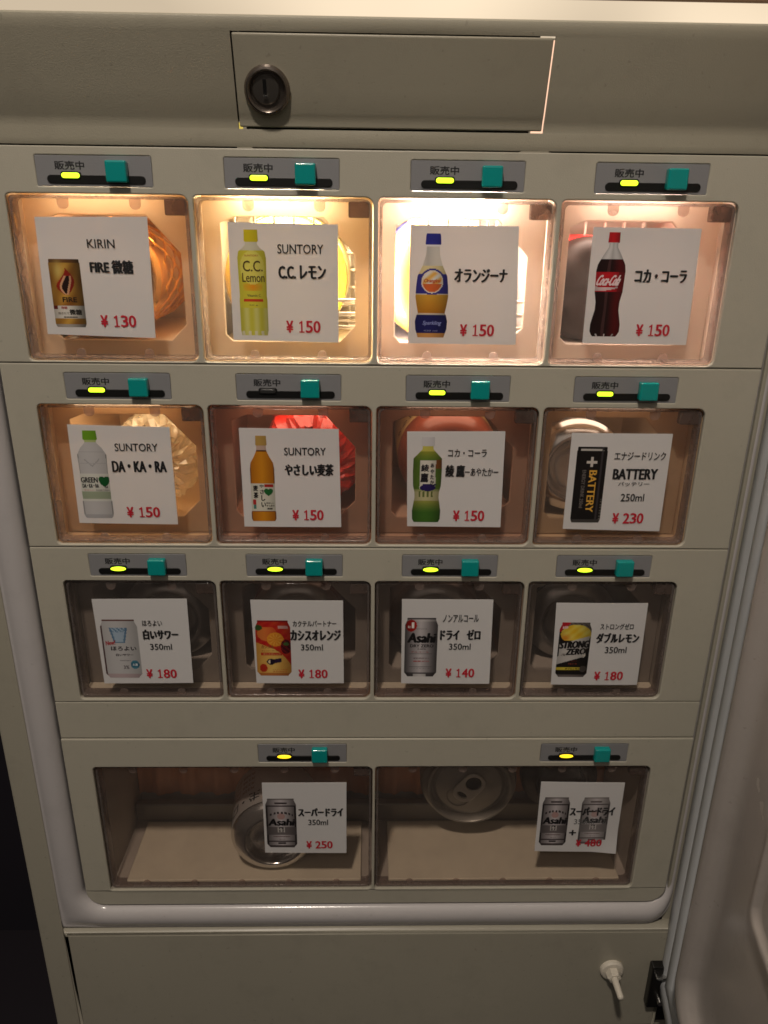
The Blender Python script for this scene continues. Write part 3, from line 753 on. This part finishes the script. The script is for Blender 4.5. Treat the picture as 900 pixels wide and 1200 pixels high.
def a_cola(u, v):
    if v < .095: return cyl((206, 22, 34), u, .7)
    if v < .25: return cyl(lerp((190, 188, 188), (224, 222, 222), abs(math.sin(u*3))), u, .85)
    c = lerp((36, 8, 8), (120, 10, 14), max(0, (u-.05))*1.6) if abs(u+.15) > .12 else (74, 44, 44)
    if .37 < v < .56:
        c = (200, 20, 34)
        if u > .55: c = (150, 12, 22)
        lo = .518+.035*math.exp(-((u+.9)/.5)**2)
        if abs(v-(.535-.02*(u+.4)**2)) < .012*(1-u*.7) and u < .6: c = (230, 205, 205)
    if v > .97 and abs(math.sin(u*5)) < .25: c = (210, 205, 205)
    return cyl(c, u, .62)
def a_green(u, v):
    if v < .10: return cyl((118, 172, 38), u, .72)
    if v < .13: return cyl((190, 205, 130), u, .8)
    edge = abs(u) > .9
    c = (206, 204, 204) if not edge else (160, 158, 158)
    if v < .48:
        if abs(v-(.40-abs(u+.05)*.16)) < .008 and abs(u+.05) < .5: c = (176, 174, 176)
        if abs(math.sin(v*24+.6)) < .12: c = (192, 190, 192)
    elif v < .50: c = (228, 228, 220)
    elif v < .69: c = (226, 226, 216)
    elif v < .78: c = lerp((150, 165, 135), (186, 194, 170), n2(u*9, v*9))
    elif v < .80: c = (224, 224, 216)
    elif v > .955: c = (186, 184, 186)
    if .50 < v < .64 and heart(u, v, .62, .575, .42, .075): c = (20, 96, 44)
    return cyl(c, u, .88)
def a_mugi(u, v):
    if v < .11: return cyl((196, 158, 84), u, .7)
    if v < .165: return cyl((206, 176, 160), u, .8)
    if v < .178: return (96, 56, 30)
    c = lerp((222, 148, 30), (196, 116, 20), min(1, abs(u)))
    if abs(u) > .90: c = (140, 84, 26)
    if .55 < v < .88:
        c = (226, 222, 206)
        if .56 < v < .595 and .12 < u < .85: c = (190, 40, 36)
        if heart(u, v, .45, .655, .42, .052): c = (34, 110, 50)
        if .74 < v < .80 and -.85 < u < -.58: c = (196, 50, 50)
        if .80 < v < .85 and -.82 < u < -.60: c = (80, 140, 130)
    if .88 < v < .89: c = (150, 86, 20)
    return cyl(c, u, .84)
def a_tea(u, v):
    if v < .105: return cyl((222, 218, 220), u, .82)
    if v < .16: return cyl((214, 204, 96), u, .8)
    c = lerp((176, 168, 60), (96, 128, 46), (v-.15)/.12)
    c = lerp(c, (120, 150, 60), .35*n2(u, v))
    if .60 < v < .74: c = lerp(c, (206, 198, 150), min(1, (v-.58)/.06))
    if v > .74: c = lerp((170, 168, 80), (70, 116, 40), (v-.74)/.14)
    if .27 < v < .60 and -.52 < u < .58: c = (232, 226, 214)
    if .26 < v < .36 and u > .58: c = lerp(c, (180, 60, 40), .6)
    if ((u-.05)/.55)**2+((v-.588)/.040)**2 < 1 and v > .555: c = (44, 30, 96)
    if .545 < v < .575 and abs(u-.02) < .3: c = (48, 34, 100)
    if .54 < v < .575 and abs(u-(.35+(.575-v)*8)) < .12: c = (40, 28, 80)
    if .63 < v < .70 and abs(u) < .55 and math.sin(u*22) > .1: c = (110, 120, 60)
    return cyl(c, u, .6, 1, -.1)
def a_batt(u, v):
    c = (24, 20, 20)
    if .03 < v < .05 and abs(u) < .75: c = (200, 196, 190)
    if .62 < u < .74: c = (62, 56, 60)
    if u > .86 and v > .68: c = (110, 104, 96) if math.sin(v*160) > 0 else (34, 30, 30)
    if v > .955: c = (70, 66, 64)
    a, b = abs(u-.05), abs(v-.195)
    if (a < .08 and b < .062) or (a < .34 and b < .017): c = (216, 208, 200)
    return c
def a_white(u, v):
    c = (206, 204, 204)
    if v < .025: c = (120, 84, 78)
    if v > .965: c = (120, 92, 88)
    if v > .93: c = (196, 176, 178)
    if u < -.9 and v > .1: c = (96, 70, 70)
    gu, gv = (u+.05)/.40, (v-.27)/.13
    if abs(gu) < 1-.25*gv and -1 < gv < 1:
        c = (176, 196, 214)
        if abs(gu) > .72-.25*gv or gv > .86: c = (104, 138, 168)
        if gv < -.4 and n2(u*6, v*6) > .55: c = (90, 126, 160)
    if ((u-.66)/.24)**2+((v-.77)/.075)**2 < 1: c = lerp((40, 110, 140), (120, 180, 200), abs(v-.77)*10)
    return cyl(c, u, .82)
def a_cassis(u, v):
    c = lerp((196, 30, 30), (214, 70, 36), n2(u, v))
    if v > .12 and ((u+.35)/.55)**2+((v-.23)/.14)**2 < 1: c = lerp((232, 130, 60), (206, 70, 40), max(0, u+.5))
    curve = .34+.12*(u+1)+.18*max(0, u)**2
    if v > curve+.05: c = lerp((238, 200, 110), (226, 160, 70), abs(u)*.8+.2*n2(u, v))
    if ((u-.12)/.48)**2+((v-.34)/.125)**2 < 1: c = (240, 160, 50)
    if ((u-.12)/.40)**2+((v-.345)/.10)**2 < 1: c = lerp((246, 190, 80), (232, 140, 40), abs(math.sin(math.atan2(v-.345, (u-.12)*.3)*5)))
    if ((u-.72)/.30)**2+((v-.47)/.13)**2 < 1: c = (70, 14, 26) if n2(u*4, v*4) > .4 else (150, 30, 36)
    if ((u+.82)/.22)**2+((v-.13)/.05)**2 < 1: c = (60, 90, 40)
    if ((u-.74)/.16)**2+((v-.42)/.03)**2 < 1: c = (80, 120, 60)
    if .095 < v < .145 and .3 < u < .85: c = lerp(c, (240, 230, 226), .7)
    if .575 < v < .63 and -.72 < u < .50: c = (196, 60, 30)
    if abs((v-.735)+.05*(u)) < .036 and -.15 < u < .45: c = (44, 26, 60)
    e = ((u+.18)/.24)**2+((v-.745)/.055)**2
    if e < 1: c = (30, 20, 40) if e > .45 or u > -.2 else (236, 214, 180)
    if ((u+.62)/.22)**2+((v-.86)/.075)**2 < 1: c = (190, 50, 30)
    if v > .95: c = (196, 120, 60)
    if v < .03: c = (150, 30, 30)
    return cyl(c, u, .72)
def a_drysilver(u, v):
    c = lerp((120, 114, 116), (208, 202, 204), max(0, 1-abs(u+.05)*1.05)**.8)
    if v < .03: c = (90, 84, 84)
    if .03 < v < .06: c = lerp(c, (220, 216, 214), .6)
    if ((u+.62)/.34)**2+((v-.13)/.10)**2 < 1: c = (190, 34, 28)
    if .60 < v < .608 or .825 < v < .833: c = lerp(c, (90, 84, 84), .7) if abs(u) < .7 else c
    if .955 < v: c = lerp(c, (230, 228, 226), .5) if abs(u+.05) < .4 else (80, 74, 76)
    if .935 < v < .955: c = lerp(c, (60, 56, 58), .7)
    return cyl(c, u, .45, 1, 0)
def a_strong(u, v):
    c = (28, 24, 22)
    line = .48-.085*u
    if v < .06 or (u > .55 and v < .3): c = (120, 112, 104) if n2(u*5, v*6) > .35 else (60, 52, 50)
    e = ((u-.05)/.95)**2+((v-.21)/.17)**2
    if v < .33 and e < 1: c = lerp((236, 190, 40), (240, 226, 110), n2(u, v))
    if v < .33 and e < 1: c = lerp(c, (232, 140, 40), .8*math.exp(-((u+.6)/.3)**2-((v-.28)/.06)**2))
    if v < .17 and u < -.35 and (v < .02-.22*(u+.35)*1.2): c = (196, 30, 44)
    if line-.16 < v < line+.055 and abs(u) < .93: c = (206, 202, 198)
    if line+.055 <= v < line+.20 and u < .80-.2*(v-line): c = (206, 202, 198)
    if line+.20 <= v < .74: c = (26, 22, 22)
    if .815 < v < .875 and u < .62: c = (226, 204, 70)
    if ((u-.72)/.22)**2+((v-.85)/.06)**2 < 1: c = (92, 84, 78)
    if v > .955: c = (110, 100, 96)
    return cyl(c, u, .7)
def a_beer(u, v):
    c = lerp((150, 142, 142), (206, 198, 200), max(0, 1-abs(u)*1.1))
    if v < .03: c = (130, 122, 120)
    if .075 < v < .11 and abs(u) < .4: c = (84, 74, 74)
    if .14 < v < .16: c = (70, 60, 62)
    if abs(u) > .86 and v > .16: c = (64, 54, 56)
    if .58 < v < .74: c = (118, 110, 110)
    if .59 < v < .69 and -.25 < u < .22: c = (196, 190, 186)
    if .59 < v < .69 and -.16 < u < .12: c = (44, 38, 40)
    if ((u)/.26)**2+((v-.36)/.065)**2 < 1: c = (186, 150, 146)
    if abs(v-(.285+.09*u*u)) < .022 and abs(u) < .78 and math.sin(u*26) > -.3: c = (66, 56, 58)
    if .765 < v < .785 and abs(u) < .55: c = (140, 120, 120)
    if .86 < v < .885: c = (72, 62, 64)
    if .895 < v < .93 and abs(u) < .25: c = (60, 52, 54)
    if v > .955: c = (90, 80, 80)
    return cyl(c, u, .5, 1, 0)
BOT_L = sil([(0, .46), (.105, .48), (.11, .40), (.135, .40), (.17, .62), (.20, .90), (.26, .98), (.62, .94), (.66, .97), (.95, .97), (1, .90)])
BOT_O = sil([(0, .40), (.02, .44), (.10, .47), (.115, .38), (.20, .42), (.30, .60), (.40, .90), (.50, .97), (.60, 1), (.68, .92), (.76, .82), (.775, .90), (.84, 1), (.92, .96), (.96, .88), (1, .80)])
BOT_C = sil([(0, .36), (.095, .38), (.10, .28), (.14, .30), (.22, .62), (.30, .90), (.36, .97), (.56, .93), (.66, .80), (.74, .80), (.82, .92), (.88, 1), (.95, 1), (.985, .88), (1, .78)])
BOT_G = sil([(0, .44), (.10, .48), (.105, .38), (.135, .38), (.19, .70), (.27, .97), (.47, .93), (.50, .97), (.69, .97), (.78, .95), (.80, 1), (.95, 1), (.985, .94), (1, .85)])
BOT_M = sil([(0, .42), (.105, .45), (.11, .38), (.17, .40), (.24, .62), (.31, .90), (.38, .97), (.56, .97), (.88, .97), (.90, 1), (.97, 1), (1, .90)])
BOT_T = sil([(0, .44), (.10, .46), (.105, .36), (.14, .38), (.19, .66), (.245, .98), (.40, 1), (.56, .97), (.64, .86), (.70, .84), (.78, .92), (.86, 1), (.96, .98), (1, .86)])

W_, K_, RD = (235, 232, 228), (18, 16, 18), (190, 30, 40)
# picture lettering: (string, u0, u1, v0 (top), v1 (bottom), colour, bold, extras)
TX = {
 'gold': [('FIRE', -.35, .55, .555, .625, K_, True, {}), ('微糖', .0, .78, .735, .815, (40, 36, 30), True, {}), ('挽きたて', -.75, -.05, .775, .81, (110, 100, 90), False, {}), ('微糖', -.52, -.12, .69, .73, (170, 40, 30), False, {}), ('一一一一一', -.42, .48, .842, .856, (70, 60, 50), False, {})],
 'lemon': [('C.C.', -.62, .72, .285, .385, (84, 66, 26), False, {}), ('Lemon', -.70, .82, .40, .485, (84, 66, 26), False, {}), ('SUNTORY', -.50, .48, .228, .245, (196, 120, 60), False, {}), ('Vitamin C', -.42, .52, .60, .625, (110, 104, 60), False, {}), ('50 g', -.3, .3, .70, .712, (110, 104, 60), False, {})],
 'orangina': [('Orangina', -.50, .50, .425, .47, (200, 90, 40), True, {'shear': .3}), ('Sparkling', -.50, .62, .835, .885, (150, 156, 214), False, {'shear': .3}), ('420 ml', -.45, .40, .925, .94, (150, 150, 190), False, {})],
 'cola': [('Coca-Cola', -.80, .70, .40, .50, (236, 210, 212), True, {'shear': .45})],
 'green': [('GREEN', -.92, .18, .525, .585, K_, True, {}), ('DA・KA・RA', -.86, .22, .60, .645, K_, True, {}), ('やさしい', -.80, -.10, .665, .68, (190, 60, 40), False, {}), ('からだにうるおい', .0, .92, .662, .684, K_, False, {}), ('GR', .62, .84, .625, .65, K_, True, {})],
 'mugi': [('や', -.28, .06, .565, .60, K_, True, {}), ('さ', -.24, .08, .625, .675, K_, True, {}), ('し', -.14, .14, .69, .755, K_, True, {}), ('い', -.16, .18, .775, .83, K_, True, {}), ('麦', -.78, -.40, .575, .64, K_, True, {}), ('茶', -.76, -.40, .655, .725, K_, True, {}), ('香ばしい', .22, .86, .775, .79, K_, True, {}), ('すっきり', .24, .88, .805, .825, K_, True, {}), ('無糖', .30, .72, .84, .86, K_, True, {})],
 'tea': [('綾', -.42, .10, .315, .395, (30, 26, 34), True, {}), ('鷹', -.44, .06, .415, .52, (30, 26, 34), True, {}), ('あ', .22, .44, .30, .35, (30, 26, 34), True, {}), ('や', .22, .46, .37, .42, (30, 26, 34), True, {}), ('た', .22, .46, .435, .485, (30, 26, 34), True, {}), ('か', .22, .48, .50, .55, (30, 26, 34), True, {})],
 'batt': [('BATTERY', -.06, .44, .305, .855, (222, 168, 66), True, {'rot': 1}), ('ENERGY DRINK 250ml', -.52, -.28, .30, .80, (120, 112, 108), False, {'rot': 1})],
 'white': [('ほろよい', -.55, .82, .455, .525, (40, 32, 40), True, {}), ('白いサワー', -.32, .62, .58, .62, (60, 52, 60), True, {}), ('SUNTORY', -.14, .46, .69, .705, (90, 80, 90), False, {}), ('3%', .02, .32, .785, .845, (70, 60, 70), False, {}), ('New!', -.80, -.30, .355, .43, (170, 60, 66), True, {'tilt': .12}), ('お酒', .54, .80, .75, .79, (220, 230, 236), True, {})],
 'cassis': [('カシス＆', -.70, .0, .44, .50, (150, 90, 40), True, {}), ('オレンジ・パートナー', -.68, .46, .53, .555, (140, 70, 40), False, {}), ('カシスオレンジ', -.60, .40, .585, .62, (236, 180, 120), False, {}), ('アルコール分 3%', -.10, .76, .875, .893, (190, 80, 30), False, {}), ('350ml', -.10, .70, .91, .935, (190, 80, 30), False, {})],
 'drysilver': [('Asahi', -.78, .86, .255, .415, K_, .042, {'shear': .12}), ('DRY ZERO', -.66, .76, .445, .495, (30, 24, 24), True, {}), ('0.00%', -.2, .3, .515, .535, (30, 24, 24), True, {}), ('アルコール', -.60, .50, .565, .59, (150, 44, 40), False, {}), ('ゼロカロリー', -.45, .55, .67, .695, (80, 40, 40), True, {}), ('糖質ゼロ', -.45, .50, .725, .745, (180, 50, 50), True, {}), ('SINCE', -.3, .35, .175, .19, (120, 110, 110), False, {}), ('ノンアルコール', -.6, .6, .85, .865, (90, 84, 84), False, {}), ('売上', -.82, -.66, .13, .17, (236, 226, 220), True, {}), ('1', -.58, -.46, .075, .17, (240, 232, 226), True, {})],
 'strong': [('STRONG', -.86, .92, .335, .46, K_, .05, {'tilt': .055, 'shear': .1}), ('ZERO', -.44, .76, .47, .58, K_, .05, {'tilt': .055, 'shear': .1}), ('9', .58, .78, .555, .64, (206, 200, 190), False, {}), ('ダブルレモン', -.42, .52, .825, .865, (40, 32, 20), True, {}), ('アルコール', -.25, .3, .74, .765, (180, 80, 60), False, {}), ('Wレモン', -.1, .3, .69, .71, (130, 40, 40), False, {}), ('-196', -.78, -.5, .56, .61, (120, 112, 108), True, {}), ('無添加', -.82, -.5, .065, .11, (236, 200, 200), True, {'tilt': .15})],
 'beer': [('Asahi', -.80, .84, .41, .545, K_, .042, {'shear': .14}), ('SUPER', -.35, .35, .078, .105, (60, 50, 52), True, {}), ('生', -.14, .10, .60, .68, (206, 200, 196), True, {}), ('スーパードライ', -.40, .46, .765, .79, (80, 60, 60), False, {}), ('辛口', -.2, .2, .82, .84, (100, 70, 70), False, {})],
}
ART = {'gold': (SLIM, a_gold), 'lemon': (BOT_L, a_lemon), 'orangina': (BOT_O, a_orangina), 'cola': (BOT_C, a_cola), 'green': (BOT_G, a_green), 'mugi': (BOT_M, a_mugi),
       'tea': (BOT_T, a_tea), 'batt': (SLIM, a_batt), 'white': (CANS, a_white), 'cassis': (CANS, a_cassis), 'drysilver': (CANS, a_drysilver), 'strong': (CANS, a_strong), 'beer': (CANS, a_beer)}
def picture(kind, x0, x1, z0, z1, ysurf, parent, loc, pale=0):
    sf, fn = ART[kind]; NU, NV = 46, 116; vs = []; fs = []; cols = []
    off = .00012
    for j in range(NV+1):
        v = j/NV; hw = sf(v)
        for i in range(NU+1):
            u = -1+2*i/NU
            x = (x0+x1)/2+(x1-x0)/2*u*hw; z = z1+(z0-z1)*v
            vs.append((x-loc[0], ysurf(x, z)-off-loc[1], z-loc[2]))
    for j in range(NV):
        for i in range(NU):
            a = j*(NU+1)+i; fs.append((a, a+NU+1, a+NU+2, a+1))
            u = -1+2*(i+.5)/NU; v = (j+.5)/NV
            c = fn(u*sf(v) if kind not in ('cola',) else u, v)
            if pale: c = lerp(c, (206, 202, 200), pale)
            cols.append([s2l(max(0, min(255, k))) for k in c])
    me = mesh_from('drink_picture', vs, fs)
    at_ = me.color_attributes.new('ink', 'FLOAT_COLOR', 'CORNER')
    buf = []
    for p, c in zip(me.polygons, cols): buf += (c+[1.0])*p.loop_total
    at_.data.foreach_set('color', buf)
    o = link('drink_picture', me, PRINT, parent)
    ik = Ink()
    for (s, u0, u1, v0, v1, c, b, ex) in TX[kind]:
        X0 = (x0+x1)/2+(x1-x0)/2*u0; X1 = (x0+x1)/2+(x1-x0)/2*u1; Z1 = z1+(z0-z1)*v0; Z0 = z1+(z0-z1)*v1
        if pale: c = tuple(int(q) for q in lerp(c, (206, 202, 200), pale*.8))
        put_text(ik, s, X0, X1, Z0, Z1, lambda x, z: ysurf(x, z)-off*2, ink_col(*c), (b if isinstance(b, float) else .024) if b else .008, **ex)
    ik.v = [(x-loc[0], y-loc[1], z-loc[2]) for x, y, z in ik.v]
    ik.build('picture_lettering', o)
    return o

CARDS = [
 # row, column, quad (tl, tr, bl, br), picture entries, texts, label, bow
 ((41, 254), (173, 254), (57, 391), (183, 396), [('gold', (57.5, 312), (102.0, 375), 303.5, 382.8)],
  [('KIRIN', 103, 135, 280.4, 290.6, 'k'), ('FIRE 微糖', 106.8, 156.4, 305, 320.3, 'b'), ('¥ 130', 119.6, 160.5, 369.3, 382.6, 'r')], 'white price card with a gold flame can, 130 yen, left of the top row'),
 ((267, 260), (396, 263), (274, 398), (397, 401), [('lemon', (278.5, 310), (315, 370), 269, 392.5)],
  [('SUNTORY', 325.5, 379, 286.3, 297.3, 'k'), ('C.C. レモン', 327.3, 381.5, 311, 326.4, 'b'), ('¥ 150', 336.3, 376, 375.7, 389.3, 'r')], 'white price card with a yellow lemon drink bottle, second in the top row'),
 ((481, 263), (608, 265), (478, 402), (604, 404), [('orangina', (486.7, 345), (525, 345), 273.5, 395)],
  [('オランジーナ', 532.7, 593.6, 315, 330.5, 'b'), ('¥ 150', 539, 578.7, 380, 393.4, 'r')], 'white price card with an orange drink bottle in blue labels, third in the top row'),
 ((695, 266), (822, 268), (682, 402), (803, 404), [('cola', (691, 380), (733, 315), 272, 394)],
  [('コカ・コーラ', 743.4, 803.2, 316, 331, 'b'), ('¥ 150', 744.6, 783.6, 380, 393.3, 'r')], 'white price card with a red capped cola bottle at the right of the top row'),
 ((79, 497), (199, 500), (94, 612), (209, 614), [('green', (91.5, 540), (134, 600), 504, 606)],
  [('SUNTORY', 135.3, 185.3, 519, 528, 'k'), ('DA・KA・RA', 132.8, 195.3, 539.7, 552.2, 'b'), ('¥ 150', 150, 188.3, 593.3, 605, 'r')], 'white price card with a clear bottle with a green cap and green heart'),
 ((280, 501), (397, 502), (287, 616), (400, 617), [('mugi', (292.5, 545), (324, 600), 510, 609.5)],
  [('SUNTORY', 333.3, 381.9, 523.8, 532.7, 'k'), ('やさしい麦茶', 334.5, 390.5, 543.2, 556.5, 'b'), ('¥ 150', 343.4, 379.5, 596.8, 608.3, 'r')], 'white price card with an amber barley tea bottle, second in the second row'),
 ((477, 505), (592, 505), (477, 616), (586, 617), [('tea', (482.5, 600), (518, 540), 511.5, 611)],
  [('コカ・コーラ', 525, 570, 525.7, 534.5, 'k'), ('綾 鷹', 522.4, 543.9, 544.3, 557.9, 'b'), ('ーあやたかー', 544.5, 583.5, 547.8, 557.2, 'k'), ('¥ 150', 531, 567.2, 597.5, 609.2, 'r')], 'white price card with a green tea bottle, third in the second row'),
 ((670, 507), (788, 508), (659, 619), (772, 622), [('batt', (668, 605), (712, 526), 523, 611.5)],
  [('エナジードリンク', 719.6, 779.3, 529, 538.3, 'k'), ('BATTERY', 718, 769.3, 548.9, 560.7, 'b'), ('バッテリー', 723.6, 760, 563.8, 568.8, 'k'), ('250ml', 726.7, 753.8, 577.8, 586.5, 'k'), ('¥ 230', 717, 753.2, 600.5, 612.3, 'r')], 'white price card with a tall black energy drink can, 230 yen'),
 ((108, 701), (219, 701), (123, 800), (227, 799), [('white', (118, 735), (167, 785), 725, 793)],
  [('ほろよい', 167.3, 190.2, 725.9, 732.4, 'k'), ('白いサワー', 168.7, 208.9, 736.8, 748, 'b'), ('350ml', 176.7, 201.9, 753.2, 760.2, 'k'), ('¥ 180', 172.7, 207.9, 783, 792.8, 'r')], 'price card with a white can showing a drinking glass, left of third row'),
 ((293.5, 702), (402, 703), (301, 799.5), (403, 799.5), [('cassis', (300.5, 760), (342, 785), 726, 790.5)],
  [('カクテルパートナー', 343.3, 394, 726.2, 732.9, 'k'), ('カシスオレンジ', 341, 398.9, 737.3, 748.9, 'b'), ('350ml', 352.9, 378.4, 753.8, 760.7, 'k'), ('¥ 180', 350.4, 384.2, 783.3, 792.9, 'r')], 'white price card with a red and orange cocktail can, second in the third row'),
 ((471, 701), (578, 702), (470, 800), (573, 800), [('drysilver', (474, 760), (512, 760), 723, 791.5)],
  [('ノンアルコール', 518.9, 560.7, 719.3, 727.8, 'k'), ('ドライ　ゼロ', 516.2, 562.2, 736.7, 748.4, 'b'), ('350ml', 526, 551.1, 752.9, 760, 'k'), ('¥ 140', 522.2, 555.6, 782.2, 792, 'r')], 'white price card with a silver alcohol free can with a red badge, 140 yen'),
 ((652, 706), (759, 706), (645, 801), (746, 802), [('strong', (650.5, 785), (692.5, 740), 728.5, 792)],
  [('ストロングゼロ', 702.8, 741.7, 729.4, 736.4, 'k'), ('ダブルレモン', 698.6, 747.8, 740.6, 752, 'b'), ('350ml', 708.3, 733.3, 756.7, 763.9, 'k'), ('¥ 180', 695.8, 729.4, 785.8, 795.6, 'r')], 'price card with a black and yellow lemon can at the right of row three'),
 ((307, 916), (406, 916), (311, 998), (406, 998), [('beer', (312, 960), (347.5, 960), 934.5, 991.5)],
  [('スーパードライ', 350, 401.6, 945.6, 954.9, 'b'), ('350ml', 361.6, 384.4, 958.9, 965.1, 'k'), ('¥ 250', 359.6, 390, 984, 992.2, 'r')], 'white price card with one silver beer can, 250 yen, on the lower left window'),
 ((634, 915), (732, 916), (626, 996), (720, 997), [('beer', (631, 985), (667, 945), 933, 989), ('beer2', (676.5, 980), (714, 945), 933, 987)],
  [('スーパードライ', 667.8, 719.3, 944.4, 954, 'b'), ('350ml ×2', 672.2, 708.9, 958.2, 964, 'g'), ('+', 666.7, 674, 971, 977, 'b'), ('¥ 480', 674.4, 704.4, 982.2, 990, 'r')], 'white price card with two silver beer cans joined by a plus sign, 480 yen'),
]
YC = .0004
for n_, (tl, tr, bl, br, pics, texts, label) in enumerate(CARDS):
    q = [Vector((at(*p, YC)[0], at(*p, YC)[1])) for p in (tl, tr, br, bl)]
    cx_, cz_ = sum(v.x for v in q)/4, sum(v.y for v in q)/4
    loc = (cx_, YC, q[3].y)
    rnd = random.Random(n_*7+1)
    bx, bz, tw = rnd.uniform(.1, .5)*.001, rnd.uniform(-.2, .4)*.001, rnd.uniform(-.3, .3)*.001
    def ysurf(x, z, cx_=cx_, cz_=cz_, bx=bx, bz=bz, tw=tw):
        a, b = (x-cx_)/.034, (z-cz_)/.035
        return YC-.0010+bx*(1-a*a)*-.9-bz*b*b-tw*a*b
    root = thing('price_card', label, 'price card', loc, 'price cards on the compartment windows')
    N = 10; vs = []; fs = []
    for j in range(N+1):
        for i in range(N+1):
            s, t = i/N, j/N
            p = (q[0]*(1-s)+q[1]*s)*(1-t)+(q[3]*(1-s)+q[2]*s)*t
            y = ysurf(p.x, p.y)
            if n_ == 13: y -= .0022*max(0, s+t-1.72)/.28   # lifted corner
            vs.append((p.x-loc[0], y-loc[1], p.y-loc[2]))
    for j in range(N):
        for i in range(N):
            a = j*(N+1)+i; fs.append((a, a+N+1, a+N+2, a+1))
    nb = len(vs); vs += [(x, y+.0003, z) for x, y, z in vs]; fs += [tuple(nb+k for k in f[::-1]) for f in fs]
    ring = [i for i in range(N+1)]+[(j+1)*(N+1)-1 for j in range(1, N+1)]+[N*(N+1)+i for i in range(N-1, -1, -1)]+[j*(N+1) for j in range(N-1, 0, -1)]
    m0 = len(vs); L_ = len(ring); vs += [vs[k] for k in ring]+[vs[nb+k] for k in ring]
    fs += [(m0+k, m0+(k+1) % L_, m0+L_+(k+1) % L_, m0+L_+k) for k in range(L_)]
    link('card_sheet', mesh_from('card_sheet', vs, fs), PAPER, root, True)
    for (kind, L, Rr, yt, yb) in pics:
        x0 = at(*L, YC)[0]; x1 = at(*Rr, YC)[0]; mx_ = (L[0]+Rr[0])/2
        z1 = at(mx_, yt, YC)[1]; z0 = at(mx_, yb, YC)[1]
        pale = .25 if kind == 'beer2' else 0
        picture('beer' if pale else kind, x0, x1, z0, z1, ysurf, root, loc, pale)
    ik = Ink(); ip = Ink()
    for (s, l, r_, t, b, k) in texts:
        my = (t+b)/2; mx_ = (l+r_)/2
        x0, x1 = at(l, my, YC)[0], at(r_, my, YC)[0]; z1, z0 = at(mx_, t, YC)[1], at(mx_, b, YC)[1]
        m = {'k': INK, 'b': INK, 'r': REDINK, 'g': INKG}[k]
        yl = lambda x, z: ysurf(x, z)-.00042
        if k == 'r':
            W = x1-x0; put_text(ip, '¥', x0, x0+W*.185, z0, z1, yl, m, .024)
            for q_, d in enumerate(s[2:]):
                c0 = x0+W*(.345+.225*q_); c1 = c0+W*.19
                if d == '1':      # upright numeral with a flag and a foot
                    cw, hh = c1-c0, z1-z0
                    for pts in ([(.40, .10), (.64, .10), (.64, 1.0), (.46, 1.0), (.40, .94)], [(.14, .72), (.40, .80), (.40, .94), (.14, .86)], [(.12, 0), (.92, 0), (.92, .10), (.12, .10)]):
                        put_poly(ip, [(c0+cw*a, z0+hh*b) for a, b in pts], yl, m)
                else: put_text(ip, d, c0, c1, z0, z1, yl, m, .020)
        else: put_text(ik, s, x0, x1, z0, z1, yl, m, {'k': .009, 'b': .030, 'g': .0}[k])
    for I, nm in ((ik, 'product_lettering'), (ip, 'price_lettering')):
        I.v = [(x-loc[0], y-loc[1], z-loc[2]) for x, y, z in I.v]; I.build(nm, root)

# every child of the machine was modelled in world metres: shift it under the machine's base
